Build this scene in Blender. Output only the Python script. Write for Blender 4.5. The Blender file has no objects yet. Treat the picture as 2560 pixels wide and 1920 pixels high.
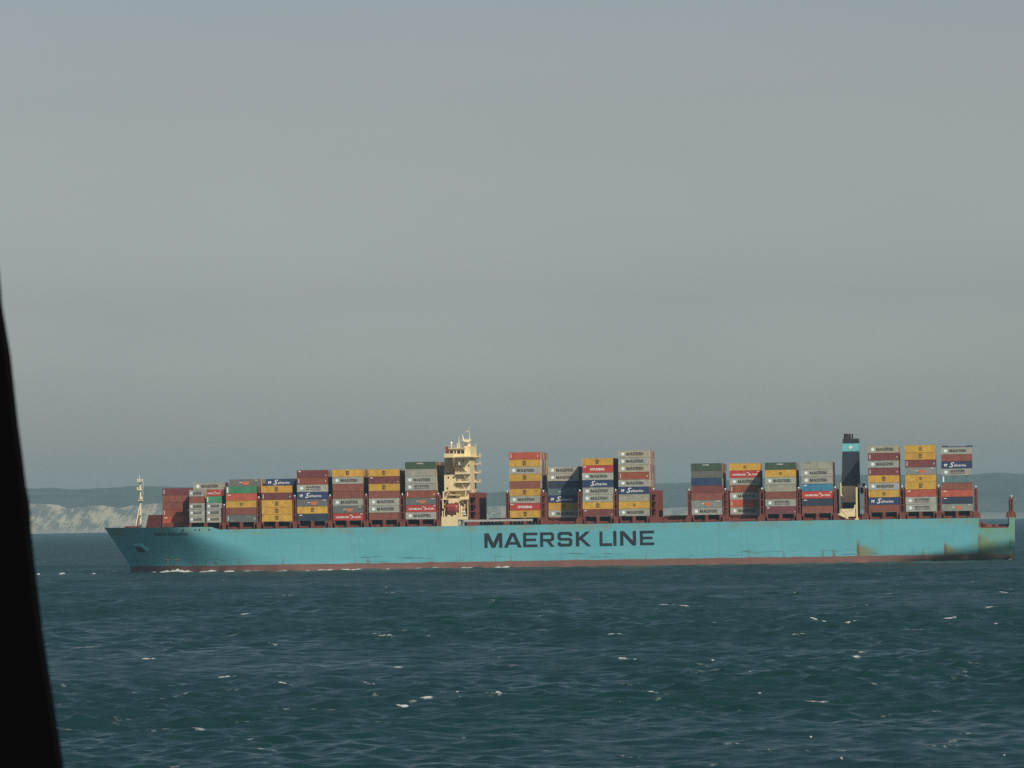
import bpy, bmesh, math, random
import numpy as np
from mathutils import Vector, Matrix

random.seed(7)
rng = np.random.default_rng(11)
SC = bpy.context.scene
COL = SC.collection

# ------------------------------------------------------------------ camera
W0, H0, F = 2560.0, 1920.0, 13878.0
CAM_H = 19.56                      # eye height above the sea
D = 2200.0                        # distance to the near side of the ship
BEAM = 48.0
YAW, PITCH, ROLL = math.radians(4.61), math.radians(1.389), math.radians(-0.888)
RC = Matrix.Rotation(YAW, 3, 'Z') @ Matrix.Rotation(math.pi/2 + PITCH, 3, 'X') @ Matrix.Rotation(ROLL, 3, 'Z')
cam_data = bpy.data.cameras.new("camera")
cam = bpy.data.objects.new("camera", cam_data)
COL.objects.link(cam)
cam.location = (0, 0, CAM_H)
cam.rotation_euler = RC.to_euler()
cam_data.sensor_width = 36.0
cam_data.lens = 36.0 * F / W0
cam_data.clip_start = 0.2
cam_data.clip_end = 60000
cam_data.dof.use_dof = True
cam_data.dof.focus_distance = 2200
cam_data.dof.aperture_fstop = 75
SC.camera = cam

# ------------------------------------------------------------------ light
SUN_AZ, SUN_EL = math.radians(43), math.radians(42)     # azimuth measured from the ship's side towards its stern
to_sun = Vector((math.sin(SUN_AZ)*math.cos(SUN_EL), -math.cos(SUN_AZ)*math.cos(SUN_EL), math.sin(SUN_EL)))
sun_data = bpy.data.lights.new("sun", 'SUN')
sun_data.energy = 4.0
sun_data.angle = math.radians(0.5)
sun_data.color = (1.0, 0.89, 0.71)
sun = bpy.data.objects.new("sun", sun_data)
COL.objects.link(sun)
sun.location = (200, 1000, 800)
sun.rotation_euler = to_sun.to_track_quat('Z', 'Y').to_euler()

world = bpy.data.worlds.new("World")
SC.world = world
world.use_nodes = True
wn, wl = world.node_tree.nodes, world.node_tree.links
wn.clear()
w_out = wn.new('ShaderNodeOutputWorld')
w_bg = wn.new('ShaderNodeBackground')
w_bg.inputs['Strength'].default_value = 0.12
sky = wn.new('ShaderNodeTexSky')
sky.sky_type = 'NISHITA'
sky.sun_disc = False
sky.sun_elevation = SUN_EL
sky.sun_rotation = math.atan2(to_sun.x, to_sun.y)
sky.air_density = 1.0
sky.dust_density = 3.0
sky.ozone_density = 1.0
w_tc = wn.new('ShaderNodeTexCoord')
w_sep = wn.new('ShaderNodeSeparateXYZ')
wl.new(w_tc.outputs['Generated'], w_sep.inputs[0])
# thin grey veil of cloud, uneven, thinning towards the top of the view
w_map = wn.new('ShaderNodeMapping')
w_map.inputs['Scale'].default_value = (9, 9, 34)
wl.new(w_tc.outputs['Generated'], w_map.inputs[0])
w_noise = wn.new('ShaderNodeTexNoise')
w_noise.inputs['Scale'].default_value = 1.6
w_noise.inputs['Detail'].default_value = 3.0
w_noise.inputs['Roughness'].default_value = 0.5
wl.new(w_map.outputs[0], w_noise.inputs['Vector'])
w_add = wn.new('ShaderNodeMath'); w_add.operation = 'MULTIPLY_ADD'
w_add.inputs[1].default_value = 0.013
wl.new(w_noise.outputs[0], w_add.inputs[0])
wl.new(w_sep.outputs['Z'], w_add.inputs[2])
w_ramp = wn.new('ShaderNodeValToRGB')
els = w_ramp.color_ramp.elements
els[0].position = 0.0;  els[0].color = (1.86, 1.88, 1.88, 1)
els[1].position = 1.0;  els[1].color = (0.34, 0.56, 0.82, 1)
for p, c in ((0.022, (1.84, 1.88, 1.89)), (0.033, (1.52, 1.59, 1.66)), (0.047, (1.15, 1.205, 1.29)), (0.080, (0.925, 0.89, 0.905)),
             (0.094, (0.855, 0.835, 0.845)), (0.107, (0.745, 0.78, 0.81)), (0.164, (0.36, 0.45, 0.52)), (0.36, (0.19, 0.285, 0.34)), (0.6, (0.20, 0.34, 0.48))):
    e = els.new(p); e.color = (*c, 1)
wl.new(w_add.outputs[0], w_ramp.inputs[0])
w_mix = wn.new('ShaderNodeMix'); w_mix.data_type = 'RGBA'; w_mix.blend_type = 'MULTIPLY'
w_mix.inputs[0].default_value = 1.0
w_hsv = wn.new('ShaderNodeHueSaturation'); w_hsv.inputs['Saturation'].default_value = 0.75
wl.new(sky.outputs[0], w_hsv.inputs['Color'])
wl.new(w_hsv.outputs[0], w_mix.inputs[6])
wl.new(w_ramp.outputs[0], w_mix.inputs[7])
wl.new(w_mix.outputs[2], w_bg.inputs['Color'])
wl.new(w_bg.outputs[0], w_out.inputs['Surface'])

SC.view_settings.view_transform = 'Standard'
SC.view_settings.look = 'None'
SC.view_settings.exposure = 0.0
SC.view_settings.gamma = 1.0
SC.view_settings.use_curve_mapping = False
SC.cycles.use_denoising = False
SC.cycles.max_bounces = 6
SC.cycles.volume_bounces = 1

# ------------------------------------------------------------------ helpers
def at(px, py, Y=D):
    """world point seen at photo pixel (px, py) on the vertical plane y = Y"""
    d = RC @ Vector(((px - W0/2)/F, -(py - H0/2)/F, -1))
    t = Y / d.y
    return Vector((d.x*t, Y, CAM_H + d.z*t))
def X(px, py=1300, inset=0.0): return at(px, py, D + inset).x
def Z(px, py, inset=0.0): return at(px, py, D + inset).z
def on_sea(px, py):
    d = RC @ Vector(((px - W0/2)/F, -(py - H0/2)/F, -1))
    t = -CAM_H / d.z
    return d.x*t, d.y*t

def tag(o, label=None, cat=None, group=None, kind=None):
    if label: o['label'] = label
    if cat: o['category'] = cat
    if group: o['group'] = group
    if kind: o['kind'] = kind
    return o

def empty(name, loc):
    o = bpy.data.objects.new(name, None); COL.objects.link(o)
    o.empty_display_size = 1; o.location = loc
    return o

class MB:
    """collects shapes and links them as one mesh object"""
    def __init__(s): s.v, s.f, s.m = [], [], []
    def poly(s, pts, mi=0):
        n = len(s.v); s.v += [tuple(p) for p in pts]; s.f.append(list(range(n, n+len(pts)))); s.m.append(mi)
    def box(s, x0, x1, y0, y1, z0, z1, mi=0):
        if x0 > x1: x0, x1 = x1, x0
        if y0 > y1: y0, y1 = y1, y0
        if z0 > z1: z0, z1 = z1, z0
        n = len(s.v)
        s.v += [(x0,y0,z0),(x1,y0,z0),(x1,y1,z0),(x0,y1,z0),(x0,y0,z1),(x1,y0,z1),(x1,y1,z1),(x0,y1,z1)]
        for f in ((0,3,2,1),(4,5,6,7),(0,1,5,4),(1,2,6,5),(2,3,7,6),(3,0,4,7)):
            s.f.append([n+i for i in f]); s.m.append(mi)
    def prism(s, pts, vec, mi=0):
        """extrude a planar polygon by a vector"""
        n, k = len(s.v), len(pts)
        s.v += [tuple(p) for p in pts] + [tuple(Vector(p)+Vector(vec)) for p in pts]
        s.f.append([n+i for i in range(k)][::-1]); s.m.append(mi)
        s.f.append([n+k+i for i in range(k)]); s.m.append(mi)
        for i in range(k):
            j = (i+1) % k
            s.f.append([n+i, n+j, n+k+j, n+k+i]); s.m.append(mi)
    def tube(s, p, q, r0, r1=None, n=10, mi=0):
        r1 = r0 if r1 is None else r1
        p, q = Vector(p), Vector(q); d = (q-p).normalized()
        a = d.orthogonal().normalized(); b = d.cross(a)
        k = len(s.v)
        for c, r in ((p, r0), (q, r1)):
            for i in range(n):
                t = 2*math.pi*i/n
                s.v.append(tuple(c + a*r*math.cos(t) + b*r*math.sin(t)))
        for i in range(n):
            j = (i+1) % n
            s.f.append([k+i, k+j, k+n+j, k+n+i]); s.m.append(mi)
        s.f.append([k+i for i in range(n)][::-1]); s.m.append(mi)
        s.f.append([k+n+i for i in range(n)]); s.m.append(mi)
    def ball(s, c, r, sz=1.0, n=12, mi=0):
        k = len(s.v); m = n//2
        for i in range(m+1):
            t = math.pi*i/m
            for j in range(n):
                a = 2*math.pi*j/n
                s.v.append((c[0]+r*math.sin(t)*math.cos(a), c[1]+r*math.sin(t)*math.sin(a), c[2]+r*sz*math.cos(t)))
        for i in range(m):
            for j in range(n):
                s.f.append([k+i*n+j, k+(i+1)*n+j, k+(i+1)*n+(j+1)%n, k+i*n+(j+1)%n]); s.m.append(mi)
    def mesh(s, name, mats, origin=(0,0,0)):
        me = bpy.data.meshes.new(name)
        ox, oy, oz = origin
        me.from_pydata([(x-ox, y-oy, z-oz) for x, y, z in s.v], [], s.f)
        for m in (mats if isinstance(mats, (list, tuple)) else [mats]): me.materials.append(m)
        if any(s.m): me.polygons.foreach_set('material_index', s.m)
        me.update()
        bm = bmesh.new(); bm.from_mesh(me); bmesh.ops.recalc_face_normals(bm, faces=bm.faces); bm.to_mesh(me); bm.free()
        return me
    def build(s, name, mats, parent=None, smooth=False):
        """world-space shapes; a child keeps them relative to the thing it belongs to"""
        org = Vector((0,0,0)); q = parent
        while q is not None: org += q.location; q = q.parent
        if parent is None and s.v:
            a = np.array(s.v); org = Vector(((a[:,0].min()+a[:,0].max())/2, (a[:,1].min()+a[:,1].max())/2, a[:,2].min()))
        me = s.mesh(name, mats, org)
        if smooth: me.polygons.foreach_set('use_smooth', [True]*len(me.polygons))
        o = bpy.data.objects.new(name, me); COL.objects.link(o)
        if parent is None: o.location = org
        else: o.parent = parent
        return o

# ------------------------------------------------------------------ materials
def mat(name, rgb, rough=0.55, dirt=0.25, scale=0.35, spec=0.4, streak=1.0):
    m = bpy.data.materials.new(name); m.use_nodes = True
    n, l = m.node_tree.nodes, m.node_tree.links
    b = n['Principled BSDF']
    b.inputs['Roughness'].default_value = rough
    b.inputs['Specular IOR Level'].default_value = spec
    tc = n.new('ShaderNodeTexCoord')
    mp = n.new('ShaderNodeMapping'); mp.inputs['Scale'].default_value = (scale, scale, scale*streak)
    l.new(tc.outputs['Object'], mp.inputs[0])
    nz = n.new('ShaderNodeTexNoise'); nz.inputs['Scale'].default_value = 1.0; nz.inputs['Detail'].default_value = 6
    nz.inputs['Roughness'].default_value = 0.65
    l.new(mp.outputs[0], nz.inputs['Vector'])
    r = n.new('ShaderNodeValToRGB')
    r.color_ramp.elements[0].position = 0.3; r.color_ramp.elements[1].position = 0.7
    r.color_ramp.elements[0].color = (*[c*(1-dirt) for c in rgb], 1)
    r.color_ramp.elements[1].color = (*[min(1, c*(1+dirt*0.5)) for c in rgb], 1)
    l.new(nz.outputs[0], r.inputs[0]); l.new(r.outputs[0], b.inputs['Base Color'])
    return m

M_RED = mat('lashing_red', (0.20, 0.050, 0.036), 0.6, 0.35, 0.5)
M_DECK = mat('deck_red', (0.15, 0.045, 0.035), 0.7, 0.4, 0.4)
M_CREAM = mat('cream_paint', (0.80, 0.65, 0.38), 0.5, 0.14, 0.5, streak=0.4)
M_MAST = mat('mast_cream', (0.82, 0.72, 0.48), 0.5, 0.12, 0.5)
M_WHITE = mat('white_paint', (0.80, 0.78, 0.72), 0.4, 0.08)
M_GLASS = mat('dark_glass', (0.015, 0.017, 0.02), 0.12, 0.1, spec=0.6)
M_NAVY = mat('funnel_navy', (0.028, 0.035, 0.058), 0.5, 0.2)
M_FBLACK = mat('funnel_black', (0.03, 0.03, 0.036), 0.6, 0.3)
M_TEAL = mat('pale_teal', (0.16, 0.50, 0.52), 0.5, 0.1)
M_LETTER = mat('letter_navy', (0.016, 0.022, 0.034), 0.6, 0.25, 0.6)
M_CLETTER = mat('container_letter_dark', (0.012, 0.015, 0.02), 0.6, 0.2)
M_SEALAND = mat('container_letter_grey', (0.12, 0.12, 0.115), 0.6, 0.2)
M_WLETTER = mat('container_letter_white', (0.80, 0.78, 0.74), 0.6, 0.1)
M_STAR = mat('emblem_white', (0.90, 0.92, 0.90), 0.5, 0.04)
M_PANEL = mat('emblem_pale_blue', (0.38, 0.50, 0.47), 0.6, 0.1)
M_EMBLEM = mat('emblem_dark', (0.035, 0.030, 0.022), 0.6, 0.1)
M_ORANGE = mat('block_orange', (0.55, 0.17, 0.07), 0.6, 0.15)
M_BOAT = mat('lifeboat_red', (0.30, 0.05, 0.04), 0.4, 0.15)
M_BOATLO = mat('lifeboat_hull_dark', (0.20, 0.06, 0.05), 0.45, 0.15)
M_ALU = mat('gangway_grey', (0.46, 0.45, 0.40), 0.5, 0.2)
M_DARK = mat('dark_steel', (0.03, 0.028, 0.03), 0.6, 0.3)
M_LAMP = mat('lamp_white', (0.85, 0.83, 0.80), 0.3, 0.05)
M_FRAME = mat('window_frame_black', (0.0016, 0.0016, 0.0018), 0.9, 0.1, spec=0.05)

def hull_material():
    m = bpy.data.materials.new('hull_paint'); m.use_nodes = True
    n, l = m.node_tree.nodes, m.node_tree.links
    b = n['Principled BSDF']; b.inputs['Roughness'].default_value = 0.5; b.inputs['Specular IOR Level'].default_value = 0.35
    tc = n.new('ShaderNodeTexCoord')
    sep = n.new('ShaderNodeSeparateXYZ'); l.new(tc.outputs['Object'], sep.inputs[0])
    def noise(scale, detail=5, rough=0.6):
        mp = n.new('ShaderNodeMapping'); mp.inputs['Scale'].default_value = scale
        l.new(tc.outputs['Object'], mp.inputs[0])
        z = n.new('ShaderNodeTexNoise'); z.inputs['Scale'].default_value = 1; z.inputs['Detail'].default_value = detail
        z.inputs['Roughness'].default_value = rough
        l.new(mp.outputs[0], z.inputs['Vector']); return z.outputs[0]
    def math_(op, a, bb=None, c=None, clamp=False):
        q = n.new('ShaderNodeMath'); q.operation = op; q.use_clamp = clamp
        for i, v in enumerate((a, bb, c)):
            if v is None: continue
            if isinstance(v, (int, float)): q.inputs[i].default_value = v
            else: l.new(v, q.inputs[i])
        return q.outputs[0]
    def rng_(v, a, bb, c=0.0, d=1.0):
        q = n.new('ShaderNodeMapRange'); q.interpolation_type = 'SMOOTHSTEP'
        l.new(v, q.inputs[0])
        for i, t in enumerate((a, bb, c, d)): q.inputs[i+1].default_value = t
        return q.outputs[0]
    def mix(f, a, bb, mode='MIX'):
        q = n.new('ShaderNodeMix'); q.data_type = 'RGBA'; q.blend_type = mode
        if isinstance(f, (int, float)): q.inputs[0].default_value = f
        else: l.new(f, q.inputs[0])
        for i, v in ((6, a), (7, bb)):
            if isinstance(v, tuple): q.inputs[i].default_value = (*v, 1)
            else: l.new(v, q.inputs[i])
        return q.outputs[2]
    x, z = sep.outputs['X'], sep.outputs['Z']
    big = noise((0.035, 0.035, 0.11), 3)
    fine = noise((0.5, 0.5, 0.5), 7, 0.7)
    teal = mix(big, (0.105, 0.385, 0.465), (0.155, 0.43, 0.465))
    # faded plates: strakes and frames of slightly different paint
    br = n.new('ShaderNodeTexBrick'); br.inputs['Scale'].default_value = 1.0; br.inputs['Brick Width'].default_value = 12.0
    br.inputs['Row Height'].default_value = 2.6; br.inputs['Mortar Size'].default_value = 0.05
    br.inputs['Color1'].default_value = (0.93, 0.95, 0.95, 1); br.inputs['Color2'].default_value = (1.05, 1.03, 1.02, 1); br.inputs['Mortar'].default_value = (0.80, 0.84, 0.84, 1)
    cx = n.new('ShaderNodeCombineXYZ'); l.new(x, cx.inputs[0]); l.new(z, cx.inputs[1]); l.new(cx.outputs[0], br.inputs['Vector'])
    teal = mix(0.75, teal, br.outputs['Color'], 'MULTIPLY')
    drip = noise((0.9, 0.9, 0.035), 5, 0.7)
    teal = mix(rng_(drip, 0.56, 0.72, 0, 0.55), teal, (0.13, 0.27, 0.27))
    teal = mix(rng_(fine, 0.35, 0.75, 0, 0.25), teal, (0.10, 0.33, 0.37))
    # vertical rust runs rising from the boot topping
    runs = noise((0.42, 0.42, 0.02), 4, 0.7)
    low = rng_(z, 2.5, 6.5, 1, 0)
    teal = mix(math_('MULTIPLY', rng_(runs, 0.575, 0.66), low), teal, (0.16, 0.12, 0.06))
    # scraped horizontal fender marks low on the side
    scr = noise((0.07, 0.07, 1.3), 7, 0.72)
    lowb = math_('MULTIPLY', rng_(z, 2.6, 3.4), rng_(z, 5.0, 6.4, 1, 0))
    teal = mix(math_('MULTIPLY', rng_(scr, 0.57, 0.63, 0, 0.8), lowb), teal, (0.05, 0.085, 0.075))
    # brownish grime under the deck edge
    gr = noise((0.09, 0.09, 0.12), 4)
    top = rng_(z, 13.2, 16.6)
    teal = mix(math_('MULTIPLY', rng_(gr, 0.40, 0.66, 0, 0.7), top), teal, (0.22, 0.27, 0.18))
    # rusty old tug marks: a sharp forward edge that fades aft
    for (px, y0, length, h, s) in MARKS:
        xe = X(px, y0) - SHIP.x
        zt = Z(px, y0)
        wob = math_('MULTIPLY_ADD', fine, 0.9, -0.45)
        xx = math_('ADD', x, wob)
        f1 = rng_(xx, xe - 0.35, xe + 0.35)
        f2 = rng_(xx, xe + 0.6, xe + length, 1, 0)
        zs = math_('ADD', z, math_('MULTIPLY_ADD', gr, 5.0, -2.5))
        zs = math_('ADD', zs, math_('MULTIPLY', math_('SUBTRACT', x, xe), 0.38))
        zs = math_('ADD', zs, math_('MULTIPLY_ADD', drip, 3.0, -1.5))
        f3 = rng_(zs, zt - 2.2, zt + 1.0, 1, 0)
        f = math_('MULTIPLY', math_('MULTIPLY', f1, f2), f3)
        teal = mix(math_('MULTIPLY', f, s, clamp=True), teal, (0.21, 0.20, 0.075))
        e = math_('MULTIPLY', math_('MULTIPLY', f1, rng_(xx, xe + 0.3, xe + 1.6, 1, 0)), f3)
        teal = mix(math_('MULTIPLY', e, 0.8), teal, (0.14, 0.055, 0.025))
    # greenish weathered paint at the stern
    st = rng_(x, X(2400) - SHIP.x, X(2470) - SHIP.x, 0, 0.75)
    teal = mix(math_('MULTIPLY', st, rng_(gr, 0.25, 0.6)), teal, (0.17, 0.30, 0.17))
    red = mix(noise((0.06, 0.06, 0.5), 6, 0.7), (0.13, 0.060, 0.050), (0.275, 0.140, 0.115))
    edge = math_('MULTIPLY_ADD', noise((0.12, 0.12, 0.12), 6, 0.75), 1.1, 2.15)
    isred = math_('LESS_THAN', z, edge)
    col = mix(isred, teal, red)
    # the colour gets darker low down towards the stern
    stern_dark = math_('MULTIPLY', rng_(x, X(2120) - SHIP.x, X(2440) - SHIP.x, 0, 0.8), rng_(z, 0.5, 5.0, 1, 0))
    col = mix(stern_dark, col, (0.055, 0.060, 0.045))
    l.new(col, b.inputs['Base Color'])
    return m

def container_material():
    m = bpy.data.materials.new('container_paint'); m.use_nodes = True
    n, l = m.node_tree.nodes, m.node_tree.links
    b = n['Principled BSDF']; b.inputs['Roughness'].default_value = 0.55; b.inputs['Specular IOR Level'].default_value = 0.35
    oi = n.new('ShaderNodeObjectInfo')
    tc = n.new('ShaderNodeTexCoord')
    off = n.new('ShaderNodeVectorMath'); off.operation = 'ADD'
    sc_ = n.new('ShaderNodeMath'); sc_.operation = 'MULTIPLY'; sc_.inputs[1].default_value = 300
    l.new(oi.outputs['Random'], sc_.inputs[0])
    l.new(tc.outputs['Object'], off.inputs[0]); l.new(sc_.outputs[0], off.inputs[1])
    mp = n.new('ShaderNodeMapping'); mp.inputs['Scale'].default_value = (0.55, 0.55, 0.3)
    l.new(off.outputs[0], mp.inputs[0])
    nz = n.new('ShaderNodeTexNoise'); nz.inputs['Scale'].default_value = 1; nz.inputs['Detail'].default_value = 6
    nz.inputs['Roughness'].default_value = 0.7
    l.new(mp.outputs[0], nz.inputs['Vector'])
    mr = n.new('ShaderNodeMapRange'); mr.inputs[1].default_value = 0.3; mr.inputs[2].default_value = 0.7
    mr.inputs[3].default_value = 0.70; mr.inputs[4].default_value = 1.12
    l.new(nz.outputs[0], mr.inputs[0])
    mx = n.new('ShaderNodeMix'); mx.data_type = 'RGBA'; mx.blend_type = 'MULTIPLY'; mx.inputs[0].default_value = 1
    l.new(oi.outputs['Color'], mx.inputs[6]); l.new(mr.outputs[0], mx.inputs[7])
    # rust blooms
    n2 = n.new('ShaderNodeTexNoise'); n2.inputs['Scale'].default_value = 0.9; n2.inputs['Detail'].default_value = 8
    l.new(off.outputs[0], n2.inputs['Vector'])
    r2 = n.new('ShaderNodeMapRange'); r2.inputs[1].default_value = 0.62; r2.inputs[2].default_value = 0.72; r2.inputs[4].default_value = 0.6
    l.new(n2.outputs[0], r2.inputs[0])
    m2 = n.new('ShaderNodeMix'); m2.data_type = 'RGBA'; m2.inputs[7].default_value = (0.16, 0.075, 0.04, 1)
    l.new(r2.outputs[0], m2.inputs[0]); l.new(mx.outputs[2], m2.inputs[6])
    l.new(m2.outputs[2], b.inputs['Base Color'])
    return m
M_BOX = container_material()

# ================================================================== SETTING: sea
SHIP = Vector((X(1400), D + BEAM/2, 0.0))
MARKS = ((2142, 1355, 13.0, 6, 0.9), (2360, 1353, 9.0, 6, 0.85), (2445, 1335, 11.0, 8, 0.95))
XT = at(261, 1318, D + BEAM/2).x                                   # bow tip
XS = at(2537, 1330, D + 2).x                                  # transom

def stem_x(z):   return np.interp(z, [-3, 0, 3, 9.3, 18.4], [X(327, 1434, 24), X(327, 1434, 24), X(325, 1414, 24), X(300, 1377, 24), XT])
def full_x(z):   return XT + np.interp(z, [-3, 0, 4, 9.5, 14.5, 17, 18.4], [92, 88, 76, 60, 46, 40, 38])
def half_breadth(x, z):
    x = np.asarray(x, float); z = np.asarray(z, float)
    q = np.clip((x - stem_x(z)) / (full_x(z) - stem_x(z)), 0, 1)
    b = BEAM/2 * (1 - (1 - q)**np.interp(z, [0, 17], [2.5, 1.85]))
    t = np.clip((x - X(2230)) / (XS - X(2230)), 0, 1)
    zc = 0.3 + 8.6*t**0.8
    b = b - 9.0*t**1.1*np.clip(1 - z/zc, 0, 1.3)**1.7
    return b

def sea():
    ys = [-900.0, -300.0]
    y = 0.0
    while y < 370: ys.append(y); y += 30
    y = 370.0
    while y < 2700: ys.append(y); y *= 1.00052
    while y < 14600: ys.append(y); y *= 1.0032
    ys = np.array(ys)
    nc = 540
    u = np.linspace(-1, 1, nc)
    outer = np.array([60, 160, 350, 800, 2500.0])
    XX = np.empty((len(ys), nc + 10), np.float32)
    yy = np.maximum(ys, 250)
    base = (-0.0806 + 0.125*u)[None, :] * yy[:, None]
    XX[:, 5:-5] = base
    XX[:, :5] = base[:, :1] - outer[::-1][None, :]
    XX[:, -5:] = base[:, -1:] + outer[None, :]
    YY = np.repeat(ys[:, None], nc + 10, 1).astype(np.float32)
    dY = np.gradient(ys)
    # wind sea: many short-crested wave trains
    NW = 84
    lam = np.exp(np.linspace(math.log(1.5), math.log(46), NW))
    amp = lam**0.80 * np.exp(-(lam/22.0)**3)
    amp *= 0.34 / math.sqrt((amp**2/2).sum())
    ang = math.radians(74) + rng.normal(0, 0.85, NW)
    ph = rng.uniform(0, 2*math.pi, NW)
    ZZ = np.zeros_like(XX); DX = np.zeros_like(XX); DY = np.zeros_like(XX)
    step = 200
    for r in range(0, len(ys), step):
        s = slice(r, r+step)
        xx, yv = XX[s], YY[s]
        sp = np.maximum(dY[s], 0.004*0.125*yy[s]*2)[:, None]
        for a, L, th, p in zip(amp, lam, ang, ph):
            wgt = np.clip((L/sp - 2.2)/3.0, 0, 1)
            if wgt.max() <= 0: continue
            k = 2*math.pi/L
            phi = (k*math.cos(th))*xx + (k*math.sin(th))*yv + p
            c = np.cos(phi)*(a*wgt); sn = np.sin(phi)*(a*wgt)
            ZZ[s] += c; DX[s] -= sn*math.cos(th); DY[s] -= sn*math.sin(th)
    for A in (ZZ, DX, DY): A[:, :5] *= 0.5; A[:, -5:] *= 0.5
    # gusts: patches of rougher and calmer water
    g = 0.8 + 0.2*np.sin(XX*0.021 + YY*0.008 + 1.0) + 0.18*np.sin(XX*0.011 - YY*0.017)
    ZZ *= g; DX *= g*0.6; DY *= g*0.6
    foam = np.zeros_like(XX)
    def crest(x0, y0, a, h, w, strength=1.0, search=9.0):
        rr = np.searchsorted(ys, [y0 - search*2, y0 + search*2])
        cr = np.searchsorted(XX[min(rr[0], len(ys)-1)], [x0 - 3*a, x0 + 3*a])
        r0, r1, c0, c1 = rr[0], max(rr[1], rr[0]+4), max(cr[0]-1, 0), min(cr[1]+1, nc+10)
        if c1 - c0 < 2: return
        sub = ZZ[r0:r1, c0:c1]; yv = YY[r0:r1, c0:c1]; xv = XX[r0:r1, c0:c1]
        score = sub - ((yv - y0)/search)**2*0.4
        mid = np.argmin(np.abs(xv[0]-x0)); row = int(np.argmax(score[:, mid]))
        pk = np.zeros(c1-c0)
        def follow(rng_c, start):
            cur = start
            for c in rng_c:
                lo, hi = max(cur-1, 0), min(cur+2, r1-r0)
                cur = lo + int(np.argmax(sub[lo:hi, c])); pk[c] = yv[cur, c]
        follow(range(mid, c1-c0), row); follow(range(mid, -1, -1), row)
        k = np.ones(5)/5
        if len(pk) > 8: pk = np.convolve(np.pad(pk, 2, 'edge'), k, 'valid')
        ex = np.exp(-np.abs((xv-x0)/a)**3); dy = yv - pk[None, :]
        q = (xv-x0)/a
        ex = ex*np.clip(0.72 + 0.4*np.sin(q*4.1 + y0) + 0.3*np.sin(q*9.7 + x0*3), 0.2, 1.0)
        dy = dy - w*0.9*np.sin(q*2.3 + x0)
        e = ex*np.exp(-(dy/w)**2)
        foam[r0:r1, c0:c1] = np.maximum(foam[r0:r1, c0:c1], strength*ex*np.exp(-((dy+0.3*w)/(1.15*w))**2))
        ZZ[r0:r1, c0:c1] += h*e
    c3 = [(780,345,35),(680,392,12),(740,226,10),(1030,240,28),(1005,265,6),(1348,187,8),(1290,212,10),(1585,227,18),(1200,318,8),
          (958,335,8),(1110,388,10),(1815,288,14),(2145,273,14),(1545,445,16),(1565,470,30),(1480,435,6),(1815,464,12),(280,588,32),
          (1650,625,35),(2180,535,24),(75,718,12),(735,686,45),(895,700,25),(1015,733,38),(1480,730,26),(1805,797,30),(1690,830,40),
          (1680,783,10),(2165,795,40),(1965,770,14),(2003,790,10),(1155,830,14),(430,850,12),(685,182,5),(690,155,10),(120,105,35),(35,130,10)]
    c4 = [(513,255,28),(468,270,12),(590,266,30),(880,192,14),(1240,332,36),(1565,207,14),(1630,125,10),(1968,147,12),(2110,195,22),
          (2030,268,24),(1395,350,22),(1120,415,20),(1350,420,10),(265,410,25),(305,517,32),(365,517,12),(1745,468,12),(905,584,12),
          (1415,520,16),(1665,557,12),(355,648,24),(430,662,18),(948,697,6),(785,125,8),(2155,183,10),(1985,205,8),(1850,325,30)]
    spots = [(240+x*.4611, 1380+y*.4611, w*.4611) for x, y, w in c3] + [(1400+x*.5244, 1380+y*.5244, w*.5244) for x, y, w in c4]
    spots += [(115, 1405, 8), (200, 1368, 4), (365, 1650, 12)]
    for px, py, hw in spots:
        x0, y0 = on_sea(px, py)
        m = y0/F
        crest(x0, y0, max(hw*m*1.45, 0.4), min(0.05 + 0.006*hw, 0.17), 0.36 + 1.8*m, rng.uniform(0.75, 1.0))
        if hw > 7:                                          # foam left trailing along and behind the crest
            crest(x0 + rng.uniform(0.6, 1.4)*hw*m, y0 + rng.uniform(0.5, 2.5), hw*m*2.6, 0.03, 0.9, rng.uniform(0.30, 0.46))
    for _ in range(120):                                   # small scattered flecks
        px, py = rng.uniform(80, 2560), 1430 + 480*rng.random()**1.3
        x0, y0 = on_sea(px, py)
        crest(x0, y0, rng.uniform(2, 6)*y0/F, 0.14, 0.6, rng.uniform(0.45, 0.9))
    for _ in range(130):                                    # faint long streaks left by old breakers
        px, py = rng.uniform(100, 2560), 1480 + 440*rng.random()
        x0, y0 = on_sea(px, py)
        crest(x0, y0, rng.uniform(25, 70)*y0/F, 0.05, 0.8, rng.uniform(0.24, 0.42))
    # water thrown up along the ship's side
    wl_x = XX[np.searchsorted(ys, D)]
    def side(pxa, pxb, h, s):
        xa, xb = X(pxa, 1430), X(pxb, 1430)
        xc, a = (xa+xb)/2, (xb-xa)/2
        r = np.searchsorted(ys, [D-20, D+30])
        sl = slice(r[0], r[1])
        hy = D + BEAM/2 - half_breadth(XX[sl], 0.3) - 1.6 + 0.8*np.sin(XX[sl]*0.9 + pxa)
        ex = np.exp(-np.abs((XX[sl]-xc)/a)**4)
        wob = 0.52 + 0.2*np.sin(XX[sl]*1.1 + pxa) + 0.14*np.sin(XX[sl]*2.7 + 1) + 0.1*np.sin(XX[sl]*5.3)
        e = ex*np.exp(-((YY[sl]-hy)/2.2)**2)
        ZZ[sl] += 0.8*h*e*wob
        foam[sl] = np.maximum(foam[sl], s*ex*np.exp(-((YY[sl]-hy+0.5)/2.8)**2))
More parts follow.
